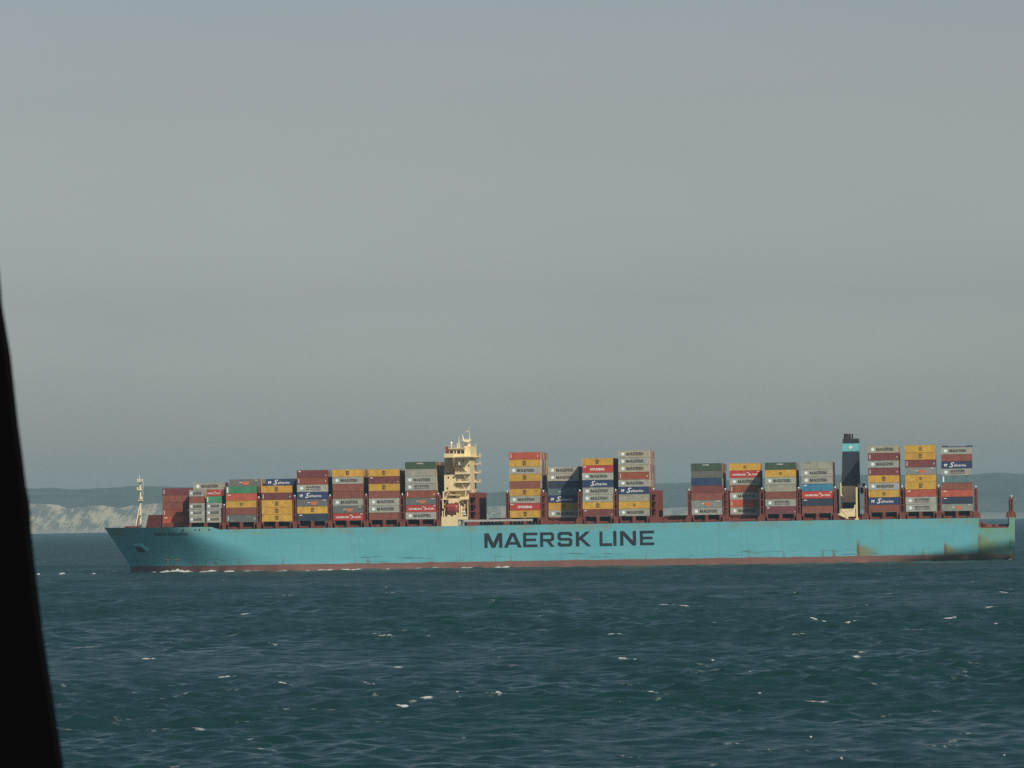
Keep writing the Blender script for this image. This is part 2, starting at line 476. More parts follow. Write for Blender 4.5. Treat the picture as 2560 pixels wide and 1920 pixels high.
    for pa, pb, h, s in ((372, 474, 2.1, 1.15), (395, 440, 1.0, 1.1), (494, 540, 1.4, 1.05), (560, 588, 1.2, 1.0), (598, 664, 0.8, 0.95), (690, 720, 0.6, 0.7), (740, 815, 1.0, 1.0),
                      (812, 916, 1.2, 1.05), (950, 985, 1.0, 0.95), (1005, 1060, 1.0, 0.95), (1080, 1130, 0.9, 0.9), (1150, 1190, 0.7, 0.7), (1236, 1275, 1.3, 1.05), (1290, 1340, 0.6, 0.65),
                      (1400, 1440, 0.6, 0.5), (1760, 1800, 0.6, 0.5), (2142, 2170, 0.9, 0.9), (2310, 2330, 0.6, 0.6), (2400, 2425, 0.5, 0.55),
                      (2470, 2540, 0.5, 0.6), (2520, 2542, 1.0, 0.9)):
        side(pa, pb, h, s)
    for px, py, hw in ((290, 1427, 8), (311, 1430, 6), (280, 1425, 5)):
        x0, y0 = on_sea(px, py)
        crest(x0, D - 6, hw*0.16, 0.6, 2.5, 1.0)
    V = np.stack([XX + DX, YY + DY, ZZ], -1).reshape(-1, 3).astype(np.float32)
    R, Cn = XX.shape
    i = np.arange((R-1)*Cn).reshape(R-1, Cn)[:, :-1].reshape(-1)
    quads = np.stack([i, i+1, i+Cn+1, i+Cn], -1).astype(np.int32)
    me = bpy.data.meshes.new('sea')
    me.vertices.add(len(V)); me.vertices.foreach_set('co', V.ravel())
    me.loops.add(quads.size); me.loops.foreach_set('vertex_index', quads.ravel())
    me.polygons.add(len(quads)); me.polygons.foreach_set('loop_start', np.arange(0, quads.size, 4, dtype=np.int32))
    me.polygons.foreach_set('use_smooth', np.ones(len(quads), bool))
    at_ = me.attributes.new('foam', 'FLOAT', 'POINT'); at_.data.foreach_set('value', foam.ravel().astype(np.float32))
    me.update(calc_edges=True)
    m = bpy.data.materials.new('sea_water'); m.use_nodes = True
    n, l = m.node_tree.nodes, m.node_tree.links
    b = n['Principled BSDF']
    b.inputs['IOR'].default_value = 1.333
    tc = n.new('ShaderNodeTexCoord')
    def noise(scale, det, rough=0.6):
        mp = n.new('ShaderNodeMapping'); mp.inputs['Scale'].default_value = scale
        l.new(tc.outputs['Object'], mp.inputs[0])
        z = n.new('ShaderNodeTexNoise'); z.inputs['Scale'].default_value = 1; z.inputs['Detail'].default_value = det; z.inputs['Roughness'].default_value = rough
        l.new(mp.outputs[0], z.inputs['Vector']); return z
    # waves too small for the mesh far out act as roughness
    cd = n.new('ShaderNodeSeparateXYZ'); l.new(tc.outputs['Object'], cd.inputs[0])
    ro = n.new('ShaderNodeMapRange'); ro.inputs[1].default_value = 400; ro.inputs[2].default_value = 5500
    ro.inputs[3].default_value = 0.27; ro.inputs[4].default_value = 0.62
    l.new(cd.outputs['Y'], ro.inputs[0]); l.new(ro.outputs[0], b.inputs['Roughness'])
    gu = noise((0.030, 0.011, 1), 4, 0.6)
    gm = n.new('ShaderNodeMapRange'); gm.inputs[1].default_value = 0.35; gm.inputs[2].default_value = 0.65; gm.inputs[3].default_value = -0.09; gm.inputs[4].default_value = 0.09
    l.new(gu.outputs[0], gm.inputs[0])
    ga = n.new('ShaderNodeMath'); ga.operation = 'ADD'; l.new(gm.outputs[0], ga.inputs[0]); l.new(ro.outputs[0], ga.inputs[1]); l.new(ga.outputs[0], b.inputs['Roughness'])
    bn = noise((1.3, 2.2, 2), 4, 0.6)
    bp = n.new('ShaderNodeBump'); bp.inputs['Strength'].default_value = 0.8; bp.inputs['Distance'].default_value = 0.12
    l.new(bn.outputs[0], bp.inputs['Height']); l.new(bp.outputs[0], b.inputs['Normal'])
    wc = noise((0.012, 0.004, 1), 3)
    wr = n.new('ShaderNodeValToRGB')
    wr.color_ramp.elements[0].position = 0.35; wr.color_ramp.elements[0].color = (0.007, 0.033, 0.028, 1)
    wr.color_ramp.elements[1].position = 0.65; wr.color_ramp.elements[1].color = (0.011, 0.034, 0.036, 1)
    l.new(wc.outputs[0], wr.inputs[0]); l.new(wr.outputs[0], b.inputs['Base Color'])
    fb = n.new('ShaderNodeBsdfDiffuse'); fb.inputs['Color'].default_value = (0.48, 0.49, 0.47, 1)
    fa = n.new('ShaderNodeAttribute'); fa.attribute_name = 'foam'
    fn = noise((1.6, 1.6, 1.6), 6, 0.7)
    s1 = n.new('ShaderNodeMath'); s1.operation = 'MULTIPLY_ADD'; s1.inputs[1].default_value = 1.5; s1.inputs[2].default_value = -0.72
    l.new(fn.outputs[0], s1.inputs[0])
    s2 = n.new('ShaderNodeMath'); s2.operation = 'ADD'; l.new(s1.outputs[0], s2.inputs[0]); l.new(fa.outputs['Fac'], s2.inputs[1])
    s3 = n.new('ShaderNodeMapRange'); s3.inputs[1].default_value = 0.24; s3.inputs[2].default_value = 0.55; l.new(s2.outputs[0], s3.inputs[0])
    s4 = n.new('ShaderNodeMath'); s4.operation = 'MULTIPLY'; s4.use_clamp = True
    g4 = n.new('ShaderNodeMapRange'); g4.inputs[1].default_value = 0.05; g4.inputs[2].default_value = 0.5; l.new(fa.outputs['Fac'], g4.inputs[0])
    l.new(s3.outputs[0], s4.inputs[0]); l.new(g4.outputs[0], s4.inputs[1])
    mx = n.new('ShaderNodeMixShader'); l.new(s4.outputs[0], mx.inputs[0]); l.new(b.outputs[0], mx.inputs[1]); l.new(fb.outputs[0], mx.inputs[2])
    l.new(mx.outputs[0], n['Material Output'].inputs['Surface'])
    me.materials.append(m)
    o = bpy.data.objects.new('sea', me); COL.objects.link(o)
    tag(o, 'dark choppy blue green sea flecked with white breaking crests', 'sea', kind='structure')
sea()

# ================================================================== SETTING: far coast
YC = 14000.0
def coast():
    hx = [(-900,1222),(0,1226),(90,1224),(140,1220),(175,1225),(300,1221),(345,1215),(400,1217),(600,1220),(900,1225),(1100,1230),(1220,1232),(1265,1231),
          (1420,1222),(1640,1210),(1735,1207),(1900,1196),(2100,1188),(2300,1187),(2440,1186),(2490,1182),(2545,1184),(2700,1190),(3500,1180)]
    cx = [(-900,1252),(0,1256),(75,1258),(140,1262),(165,1271),(235,1264),(290,1270),(350,1262),(400,1259),(600,1262),(900,1264),(1200,1266),(1500,1268),(1655,1270),(1720,1267),
          (2000,1270),(2250,1278),(2440,1280),(2560,1281),(3500,1270)]
    def prof(tab, inset):
        pts = [at(px, py, YC + inset) for px, py in tab]
        return [p.x for p in pts], [p.z for p in pts]
    xs = np.linspace(X(-900, 1300, YC-D), X(3500, 1300, YC-D), 900)
    top = np.interp(xs, *prof(cx, 60))
    hill = np.interp(xs, *prof(hx, 1500))
    right = np.clip((xs - X(1800, 1300, YC-D))/900.0, 0, 1)
    def fbm(x, seed, n=5, base=0.006):
        r = np.random.default_rng(seed); s = np.zeros_like(x)
        for i in range(n): s += np.sin(x*base*2**i + r.uniform(0, 6.28))*np.sin(x*base*1.37*2**i + r.uniform(0, 6.28))/1.6**i
        return s
    # cliffs: a gullied chalk face, leaning back, with a pale foreshore
    rows = 26
    V = []; Fc = []
    for j in range(rows):
        t = j/(rows-1)
        skew = -38*t
        gul = 4*fbm(xs + skew*1.2, 5, 5, 0.011)
        z = -1.0 + (top + 1.0 + 1.5*fbm(xs, 9, 4, 0.02)*t)*t
        y = YC + 95*t**1.15 + gul*np.sin(min(t*1.3, 1)*math.pi*0.5)*(0.35+0.65*math.sin(math.pi*t)) - 30*max(0, 0.12 - t)/0.12
        V += list(zip(xs, y, z))
    n = len(xs)
    for j in range(rows-1):
        for i in range(n-1):
            Fc.append((j*n+i, j*n+i+1, (j+1)*n+i+1, (j+1)*n+i))
    me = bpy.data.meshes.new('cliffs'); me.from_pydata([tuple(map(float, v)) for v in V], [], Fc); me.update()
    m = bpy.data.materials.new('chalk'); m.use_nodes = True
    nn, l = m.node_tree.nodes, m.node_tree.links
    b = nn['Principled BSDF']; b.inputs['Roughness'].default_value = 0.95; b.inputs['Specular IOR Level'].default_value = 0.1
    tc = nn.new('ShaderNodeTexCoord')
    def noise(scale, rot, det, rough=0.65):
        mp = nn.new('ShaderNodeMapping'); mp.vector_type = 'TEXTURE'; mp.inputs['Scale'].default_value = scale; mp.inputs['Rotation'].default_value = (0, rot, 0)
        l.new(tc.outputs['Object'], mp.inputs[0])
        z = nn.new('ShaderNodeTexNoise'); z.inputs['Scale'].default_value = 1; z.inputs['Detail'].default_value = det; z.inputs['Roughness'].default_value = rough
        l.new(mp.outputs[0], z.inputs['Vector']); return z.outputs[0]
    a0 = noise((14.0, 1e6, 36.0), math.radians(33), 9, 0.76)
    a2 = noise((55.0, 1e6, 34.0), math.radians(15), 4, 0.6)
    av = nn.new('ShaderNodeMath'); av.operation = 'MULTIPLY_ADD'; av.inputs[1].default_value = 0.55
    hv = nn.new('ShaderNodeMath'); hv.operation = 'MULTIPLY'; hv.inputs[1].default_value = 0.47
    l.new(a2, hv.inputs[0]); l.new(a0, av.inputs[0]); l.new(hv.outputs[0], av.inputs[2]); a1 = av.outputs[0]
    r1 = nn.new('ShaderNodeValToRGB')
    r1.color_ramp.elements[0].position = 0.482; r1.color_ramp.elements[0].color = (0.105, 0.110, 0.097, 1)
    r1.color_ramp.elements[1].position = 0.555; r1.color_ramp.elements[1].color = (0.315, 0.275, 0.195, 1)
    l.new(a1, r1.inputs[0])
    sep = nn.new('ShaderNodeSeparateXYZ'); l.new(tc.outputs['Object'], sep.inputs[0])
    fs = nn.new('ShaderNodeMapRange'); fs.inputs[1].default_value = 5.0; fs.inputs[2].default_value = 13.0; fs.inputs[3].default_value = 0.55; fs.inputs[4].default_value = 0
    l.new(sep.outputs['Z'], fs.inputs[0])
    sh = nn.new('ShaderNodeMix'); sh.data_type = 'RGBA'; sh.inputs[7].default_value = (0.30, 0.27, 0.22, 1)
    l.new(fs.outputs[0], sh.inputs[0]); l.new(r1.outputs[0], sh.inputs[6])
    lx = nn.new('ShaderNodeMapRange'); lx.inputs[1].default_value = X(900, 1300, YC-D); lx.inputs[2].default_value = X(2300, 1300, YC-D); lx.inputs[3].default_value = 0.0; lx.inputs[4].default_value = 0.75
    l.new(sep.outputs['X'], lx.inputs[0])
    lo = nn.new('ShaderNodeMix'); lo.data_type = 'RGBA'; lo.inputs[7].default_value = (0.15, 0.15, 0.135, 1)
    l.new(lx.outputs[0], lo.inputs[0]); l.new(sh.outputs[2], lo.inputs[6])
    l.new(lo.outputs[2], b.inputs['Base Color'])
    me.materials.append(m)
    o = bpy.data.objects.new('cliffs', me); COL.objects.link(o)
    tag(o, 'pale chalk cliffs streaked with grey green scrub above the far shore', 'cliffs', kind='structure')
    # hills: rolling downs rising behind the cliff edge
    rows = 60; V = []; Fc = []
    for j in range(rows):
        t = j/(rows-1)
        y = YC + 95 + 12*0 + 2600*t
        s = np.sin(min(t/0.55, 1)*math.pi/2)
        z = top - 0.5 + (hill - top)*s*1.0 + 3.2*fbm(xs, 20+j//6, 4, 0.004)*math.sin(math.pi*min(t/0.55, 1))*1.0
        if t > 0.55: z = z - (t-0.55)*60
        z = z + np.abs(fbm(xs, 77, 5, 0.03))*1.6*min(1, t/0.4)          # hedges and woods along the skyline
        V += list(zip(xs, np.full_like(xs, y), z))
    for j in range(rows-1):
        for i in range(n-1):
            Fc.append((j*n+i, j*n+i+1, (j+1)*n+i+1, (j+1)*n+i))
    me = bpy.data.meshes.new('hills'); me.from_pydata([tuple(map(float, v)) for v in V], [], Fc)
    me.polygons.foreach_set('use_smooth', [True]*len(me.polygons)); me.update()
    m = mat('downland', (0.074, 0.080, 0.062), 0.95, 0.35, 0.005, 0.1)
    me.materials.append(m)
    o = bpy.data.objects.new('hills', me); COL.objects.link(o)
    tag(o, 'low hazy green hills behind the pale cliffs across the sea', 'hills', kind='structure')
coast()

# ================================================================== THE SHIP
ship = empty('container_ship', SHIP)
tag(ship, 'long turquoise container ship with cream deckhouse and dark funnel under way', 'ship')
ZD, ZB = 17.0, 19.9             # deck level, underside of the deck containers
M_HULL = hull_material()

def top_z(x):
    px = [(XT, 18.4), (X(413), 18.15), (X(528), 18.15), (X(545), 17.0)]
    z = np.interp(x, [p[0] for p in px], [p[1] for p in px])
    xa, xb = X(2447, 1310), X(2523, 1310)
    r = 1.2
    lo = 12.95
    if xa < x < xb:
        e = min(x - xa, xb - x)
        if e < 0.02: return 17.0
        z = lo + (r - math.sqrt(max(r*r - (r-e)**2, 0)) if e < r else 0)
    return float(z)

def hull():
    us = np.linspace(0, 1, 70)**1.2
    xb = XT + 96
    xa2, xb2 = X(2447, 1310), X(2523, 1310)
    cut = [xa2, xa2+.03, xa2+.15, xa2+.35, xa2+.6, xa2+1.2, xb2-1.2, xb2-.6, xb2-.35, xb2-.15, xb2-.03, xb2]
    mid = sorted(list(np.linspace(xb, XS, 70)[1:]) + cut)
    ts = np.array([0, .1, .143, .19, .24, .3, .36, .43, .5, .57, .64, .71, .78, .85, .92, 1.0])
    stations = []
    for uu in us:
        pts = []
        zt = 18.3
        for t in ts:
            z = -3 + t*(zt + 3)
            x = stem_x(z) + uu*(xb - stem_x(z))
            zt_here = top_z(x)
            z2 = -3 + t*(zt_here + 3)
            x2 = float(stem_x(z2) + uu*(xb - stem_x(z2)))
            pts.append((x2, max(float(half_breadth(x2, z2)), 0.02), z2))
        stations.append(pts)
    for x in mid:
        zt = top_z(x); pts = []
        for t in ts:
            z = -3 + t*(zt + 3)
            pts.append((float(x), max(float(half_breadth(x, z)), 0.5), z))
        stations.append(pts)
    mb = MB(); yc = D + BEAM/2
    nt = len(ts)
    for side in (-1, 1):
        base = len(mb.v)
        for st in stations:
            for x, b, z in st: mb.v.append((x, yc + side*b, z))
        for i in range(len(stations)-1):
            for j in range(nt-1):
                a = base + i*nt + j
                mb.f.append([a, a+nt, a+nt+1, a+1]); mb.m.append(0)
    # transom
    nl = len(stations)*nt
    e0 = (len(stations)-1)*nt
    for j in range(nt-1):
        mb.f.append([e0+j, nl+e0+j, nl+e0+j+1, e0+j+1]); mb.m.append(0)
    o = mb.build('hull', M_HULL, ship, smooth=True)
    md = o.modifiers.new('edge', 'EDGE_SPLIT'); md.split_angle = math.radians(40)
    # decks
    dk = MB()
    def strip(x0, x1, z, n=60, inb=0.15):
        xs = np.linspace(x0, x1, n)
        for a, b in zip(xs[:-1], xs[1:]):
            ha, hb = max(float(half_breadth(a, z))-inb, .05), max(float(half_breadth(b, z))-inb, .05)
            dk.poly([(a, yc-ha, z), (b, yc-hb, z), (b, yc+hb, z), (a, yc+ha, z)])
    strip(XT+1.5, X(540), 16.9)
    strip(X(540)+0.004, xa2, 16.85, 30)
    strip(xa2+0.004, XS-0.2, 12.6, 12)
    dk.box(xa2-0.25, xa2-0.05, yc-23.7, yc+23.7, 12.5, 16.8)
    dk.box(xb2+0.1, XS-0.15, yc-23.6, yc+23.6, 12.4, 16.9)
    dk.build('deck', M_DECK, ship)
    return stations
hull()

# --- lettering -------------------------------------------------------
GL = {
 'M': (1.2, [[(0,0),(0,1),(.3,1),(.6,.34),(.9,1),(1.2,1),(1.2,0),(.98,0),(.98,.56),(.72,0),(.48,0),(.22,.56),(.22,0)]]),
 'A': (1.18, [[(0,0),(.25,0),(.59,.78),(.59,1),(.44,1)], [(1.18,0),(.74,1),(.59,1),(.59,.78),(.93,0)], [(.34,.2),(.84,.2),(.762,.38),(.418,.38)]]),
 'E': (.94, [[(0,0),(0,1),(.94,1),(.94,.81),(.2,.81),(.2,.59),(.84,.59),(.84,.41),(.2,.41),(.2,.19),(.94,.19),(.94,0)]]),
 'R': (.95, [[(0,0),(0,1),(.2,1),(.2,0)], [(.2,.81),(.2,1),(.79,1),(.93,.87),(.93,.5),(.79,.37),(.2,.37),(.2,.55),(.69,.55),(.73,.59),(.73,.77),(.69,.81)], [(.42,.37),(.66,.37),(.96,0),(.7,0)]]),
 'S': (.95, [[(.95,.7),(.95,.87),(.82,1),(.13,1),(0,.87),(0,.54),(.13,.41),(.7,.41),(.74,.37),(.74,.24),(.7,.2),(.25,.2),(.21,.24),(.21,.31),(0,.31),(0,.13),(.13,0),(.82,0),(.95,.13),(.95,.46),(.82,.59),(.25,.59),(.21,.63),(.21,.76),(.25,.8),(.7,.8),(.74,.76),(.74,.7)]]),
 'K': (1.0, [[(0,0),(0,1),(.22,1),(.22,0)], [(.22,.62),(.66,1),(.97,1),(.46,.55),(1.02,0),(.72,0),(.31,.43),(.22,.36)]]),
 'L': (.83, [[(0,0),(0,1),(.2,1),(.2,.2),(.83,.2),(.83,0)]]),
 'I': (.2, [[(0,0),(0,1),(.2,1),(.2,0)]]),
 'N': (1.06, [[(0,0),(0,1),(.26,1),(.84,.32),(.84,1),(1.06,1),(1.06,0),(.8,0),(.22,.68),(.22,0)]]),
}
def hull_letters():
    yf = D - 0.03
    for ch, pl, pr, yt, yb in (('M',1211,1255.6,1332.6,1370.0),('A',1260,1304,1331.9,1369.4),('E',1308,1343.7,1331.2,1368.2),('R',1350.5,1386,1330.5,1367.4),
                               ('S',1394,1430.5,1329.4,1366.8),('K',1440,1477,1328.6,1366.0),('L',1499,1530,1328.2,1365.6),('I',1533.4,1541,1327.4,1364.8),
                               ('N',1550.5,1590,1327.0,1364.2),('E',1600,1635,1326.4,1363.4)):
        w, polys = GL[ch]
        mb = MB()
        a, b = at(pl, yb, yf), at(pr, yt, yf)
        for p in polys:
            mb.prism([(a.x + (b.x-a.x)*x/w, yf, a.z + (b.z-a.z)*z) for x, z in p], (0, 0.02, 0))
        mb.build('hull_letter', M_LETTER, ship)
hull_letters()

TXT = {}
def text_geo(s, size=1.0, bold=0.0, shear=0.0, wide=1.0):
    """flat outline of a word as (verts, faces) in its own plane, lower left at 0,0"""
    key = (s, size, bold, shear, wide)
    if key in TXT: return TXT[key]
    cu = bpy.data.curves.new('word', 'FONT'); cu.body = s; cu.size = size; cu.offset = bold; cu.shear = shear
    cu.resolution_u = 2; cu.fill_mode = 'FRONT'
    ob = bpy.data.objects.new('word', cu); COL.objects.link(ob)
    dg = bpy.context.evaluated_depsgraph_get()
    me = bpy.data.meshes.new_from_object(ob.evaluated_get(dg))
    v = np.array([p.co[:] for p in me.vertices]); f = [list(p.vertices) for p in me.polygons]
    bpy.data.objects.remove(ob); bpy.data.curves.remove(cu); bpy.data.meshes.remove(me)
    v = v[:, :2]; v[:, 0] *= wide
    v -= v.min(0)
    TXT[key] = (v, f)
    return TXT[key]
def put_text(mb, s, x0, x1, z0, z1, y, bold=0.0, shear=0.0, mi=0):
    v, f = text_geo(s, 1.0, bold, shear)
    w, h = v.max(0)
    n = len(mb.v)
    mb.v += [(x0 + (x1-x0)*a/w, y, z0 + (z1-z0)*b/h) for a, b in v]
    for q in f: mb.f.append([n+i for i in q]); mb.m.append(mi)

# ship's name on the flared bow, wrapped to the plating
def on_hull(px, py, off=0.0):
    y = D + 10.0
    for _ in range(12):
        c = at(px, py, y); y = D + BEAM/2 - float(half_breadth(c.x, c.z))
    return Vector((c.x, y - off, c.z))
def bow_name():
    mb = MB()
    v, f = text_geo('MAERSK EINDHOVEN', 1.0, 0.02)
    w, h = v.max(0)
    a, b = on_hull(386, 1341), on_hull(470, 1333)
    for p, q in v:
        x = a.x + (b.x-a.x)*p/w; z = a.z + 0.2 + 1.15*q/h
        y = D + BEAM/2 - float(half_breadth(x, z)) - 0.10
        mb.v.append((x, y, z))
    for q in f: mb.f.append(q); mb.m.append(0)
    mb.build('bow_lettering', M_LETTER, ship)
    for px in (420, 443):                                   # bow thruster marks: dark disc, pale cross
        c = on_hull(px, 1399)
        def onh(x, z, off): return (x, D + BEAM/2 - float(half_breadth(x, z)) - off, z)
        d = MB(); d.poly([onh(c.x + 0.9*math.cos(t), c.z + 0.9*math.sin(t), 0.09) for t in np.linspace(0, 2*math.pi, 17)[:-1]])
        disc = d.build('thruster_mark', M_DARK, ship)
        d = MB()
        for k in range(4):
            t = k*math.pi/2
            u, n_ = (math.cos(t), math.sin(t)), (-math.sin(t), math.cos(t))
            d.poly([onh(c.x + r*u[0] + s*n_[0], c.z + r*u[1] + s*n_[1], 0.16) for r, s in ((0.15,-.15),(1.0,-.22),(1.0,.22),(.15,.15))])
        d.build('thruster_cross', M_WHITE, disc)
    # anchor in its pocket, with the bolster wedge beside it
    def onh(px, py, off):
        return tuple(on_hull(px, py, off))
    d = MB(); d.prism([onh(338,1367,.35), onh(351,1366,.35), onh(365,1378,.35), onh(360,1381,.35), onh(345,1379,.35)], (0, 0.8, 0))
    d.tube(onh(352, 1370, .5), onh(356, 1377, .6), 0.35)
    d.build('anchor', M_DARK, ship)
    d = MB()
    p = [onh(332,1361,.1), onh(353,1357,.2), onh(377,1373,.5), onh(368,1379,1.5), onh(352,1366,1.3), onh(338,1366,.8)]
    d.prism(p, (0, 0.9, 0)); d.build('anchor_bolster', M_TEAL, ship)
    for px in (458, 488.5, 498.5, 523):                      # fairleads through the bulwark
        d = MB(); c = at(px, 1324.5); d.tube((c.x, D-.06, c.z), (c.x, D+.3, c.z), .38, n=8)
        d.build('fairlead', M_DARK, ship)
bow_name()

# --- hatch coamings, pedestals, lashing bridges ------------------------
YN, YF = D, D + BEAM
def bay_x(pl, pr, inset=0): return X(pl, 1290, inset), X(pr, 1290, inset)
BAYS = [(405.5,481),(471.5,555),(564.5,641),(652.5,731),(742.6,819.4),(831,909),(921.6,999),(1013,1091),(1274,1351),(1368,1444),
        (1456.5,1533.4),(1546.7,1623.6),(1728.6,1805.4),(1821.5,1898),(1913,1991),(2004,2084),(2172,2249),(2264,2341),(2354.5,2432)]
SHORT = {'A1'}
def coamings():
    for a, b in ((405, 1098), (1205, 1722), (1722.5, 2096), (2165, 2437)):
        mb = MB()
        xa, xb = X(a), X(b)
        iny = 10.5 if a > 450 else 13
        mb.box(xa, xb, YN+iny, YF-iny, 16.8, 19.35)
        x = xa + 1.5
        while x < xb - 1:                                   # coaming stays
            mb.box(x, x+.25, YN+iny-.5, YN+iny-.003, 16.86, 19.2); mb.box(x, x+.25, YF-iny+.003, YF-iny+.5, 16.86, 19.2); x += 2.6
        mb.build('hatch_coaming', M_RED, ship)
    for k, (a, b) in enumerate(BAYS[1:] + [(1216, 1262), (1656, 1716)]):
        xa, xb = bay_x(a, b)
        mb = MB(); mb.box(xa+.2, xb-.2, YN+10, YF-10, 19.36, 19.84); mb.build('hatch_cover', M_RED, ship)
    # low side coaming with pipes along the deck edge
    mb = MB()
    mb.box(X(560), X(1100), YN+1.9, YN+2.1, 16.86, 17.9); mb.box(X(1335), X(2437), YN+1.9, YN+2.1, 16.86, 18.1)
    for z, y in ((17.25, 1.2), (17.6, 1.5)):
        mb.tube((X(560), YN+y, z), (X(1100), YN+y, z), .13, n=6); mb.tube((X(1335), YN+y, z), (X(2437), YN+y, z), .13, n=6)
    x = X(562)
    rr = random.Random(3)
    while x < X(2430):
        if not (X(1098) < x < X(1338)):
            h = rr.choice((.5, .7, .9, 1.2)); mb.box(x, x+rr.uniform(.3, 1.6), YN+.5, YN+1.1, 16.86, 16.86+h)
        x += rr.uniform(2.5, 6)
    mb.build('deck_pipes', M_RED, ship)
coamings()

INSET_BAYS = {0: 10.0, 9: 10.0, 13: 10.0}
def pedestals():
    for k, (a, b) in enumerate(BAYS):
        if k in (0,): continue
        xa, xb = bay_x(a, b)
        xm = (xa+xb)/2
        for x, w in ((xa+.55, .55), (xm, .65), (xb-.55, .55)):
            if k in INSET_BAYS: continue
            mb = MB(); y0 = YN+.35
            mb.box(x-w, x+w, y0, y0+1.0, 16.86, 19.8)
            mb.box(x-w*.8, x+w*.8, y0+1.0, y0+9, 19.3, 19.82)
            mb.build('container_pedestal', M_RED, ship)
pedestals()

def lashing_bridge(pl, pr, ztop, plated=True, y0=.4):
    """a tall athwartships frame: end towers, walkways, a plated web, floodlight on top"""
    xa, xb = X(pl), X(pr)
    mb = MB(); w = .42
    for s in (0, 1):
        ya = YN+y0 if s == 0 else YF-y0-1.6
        for x in (xa, xb-w):
            mb.box(x, x+w, ya, ya+.45, 16.86, ztop); mb.box(x, x+w, ya+1.2, ya+1.6, 16.86, ztop-.003)
        z = 19.6
        while z < ztop-.3:
            mb.box(xa+w+.002, xb-w-.002, ya+.05, ya+1.5, z, z+.35); z += 2.9
    yi = YN + y0 + 1.62
    while yi < YF - y0 - 2.3:                                # row posts
        mb.box(xa+.05, xa+.35, yi, yi+.3, 16.86, ztop-.2); mb.box(xb-.35, xb-.05, yi, yi+.3, 16.86, ztop-.2); yi += 2.5
    z = 22.4
    while z < ztop - .5:
        mb.box(xa+.36, xb-.36, YN+y0+1.64, YF-y0-1.64, z, z+.18); z += 2.9
    if plated: mb.box((xa+xb)/2-.15, (xa+xb)/2+.15, YN+y0+1.66, YF-y0-1.66, 16.86, ztop-.6)
    # flared foot
    for s in (0, 1):
        ya = YN+y0-.05 if s == 0 else YF-y0-1.55
        mb.prism([(xa-1.1, ya, 16.87), (xb+1.1, ya, 16.87), (xb+.9, ya, 18.7), (xb+.02, ya, 19.5), (xa-.02, ya, 19.5), (xa-.9, ya, 18.7)], (0, 1.2, 0))
    o = mb.build('lashing_bridge', M_RED, ship)
    lm = MB(); xc = (xa+xb)/2; lm.ball((xc, YN+y0+.5, ztop+.35), .36, n=10); lm.box(xc-.08, xc+.08, YN+y0+.42, YN+y0+.58, ztop-.4, ztop+.05)
    lm.build('floodlight', M_LAMP, o)
ZL = 29.6
for a, b, z in ((465,470.5,24.5),(556.5,563.5,26.5),(642.5,651.5,29.3),(732.5,741,ZL),(820.8,829.5,ZL),(910.5,920,ZL),(1000.5,1011.5,ZL),
                (1092.5,1100,ZL),(1173,1191.5,ZL+.8),(1264.5,1272.5,ZL+.4),(1353,1365.5,ZL+.4),(1445.5,1454.5,ZL+.4),(1535,1544.5,ZL+.4),(1627,1642,ZL+.6),
                (1719.5,1727,ZL),(1808,1820,ZL),(1900,1911,ZL),(1993,2002,ZL),(2085.5,2092,ZL),(2161,2169,ZL),(2251,2262,ZL),(2343,2352.5,ZL),
                (2437,2445,ZL-.6),(2525,2534,25.0)):
    lashing_bridge(a, b, z, y0=.4 if a > 480 else 3.5)

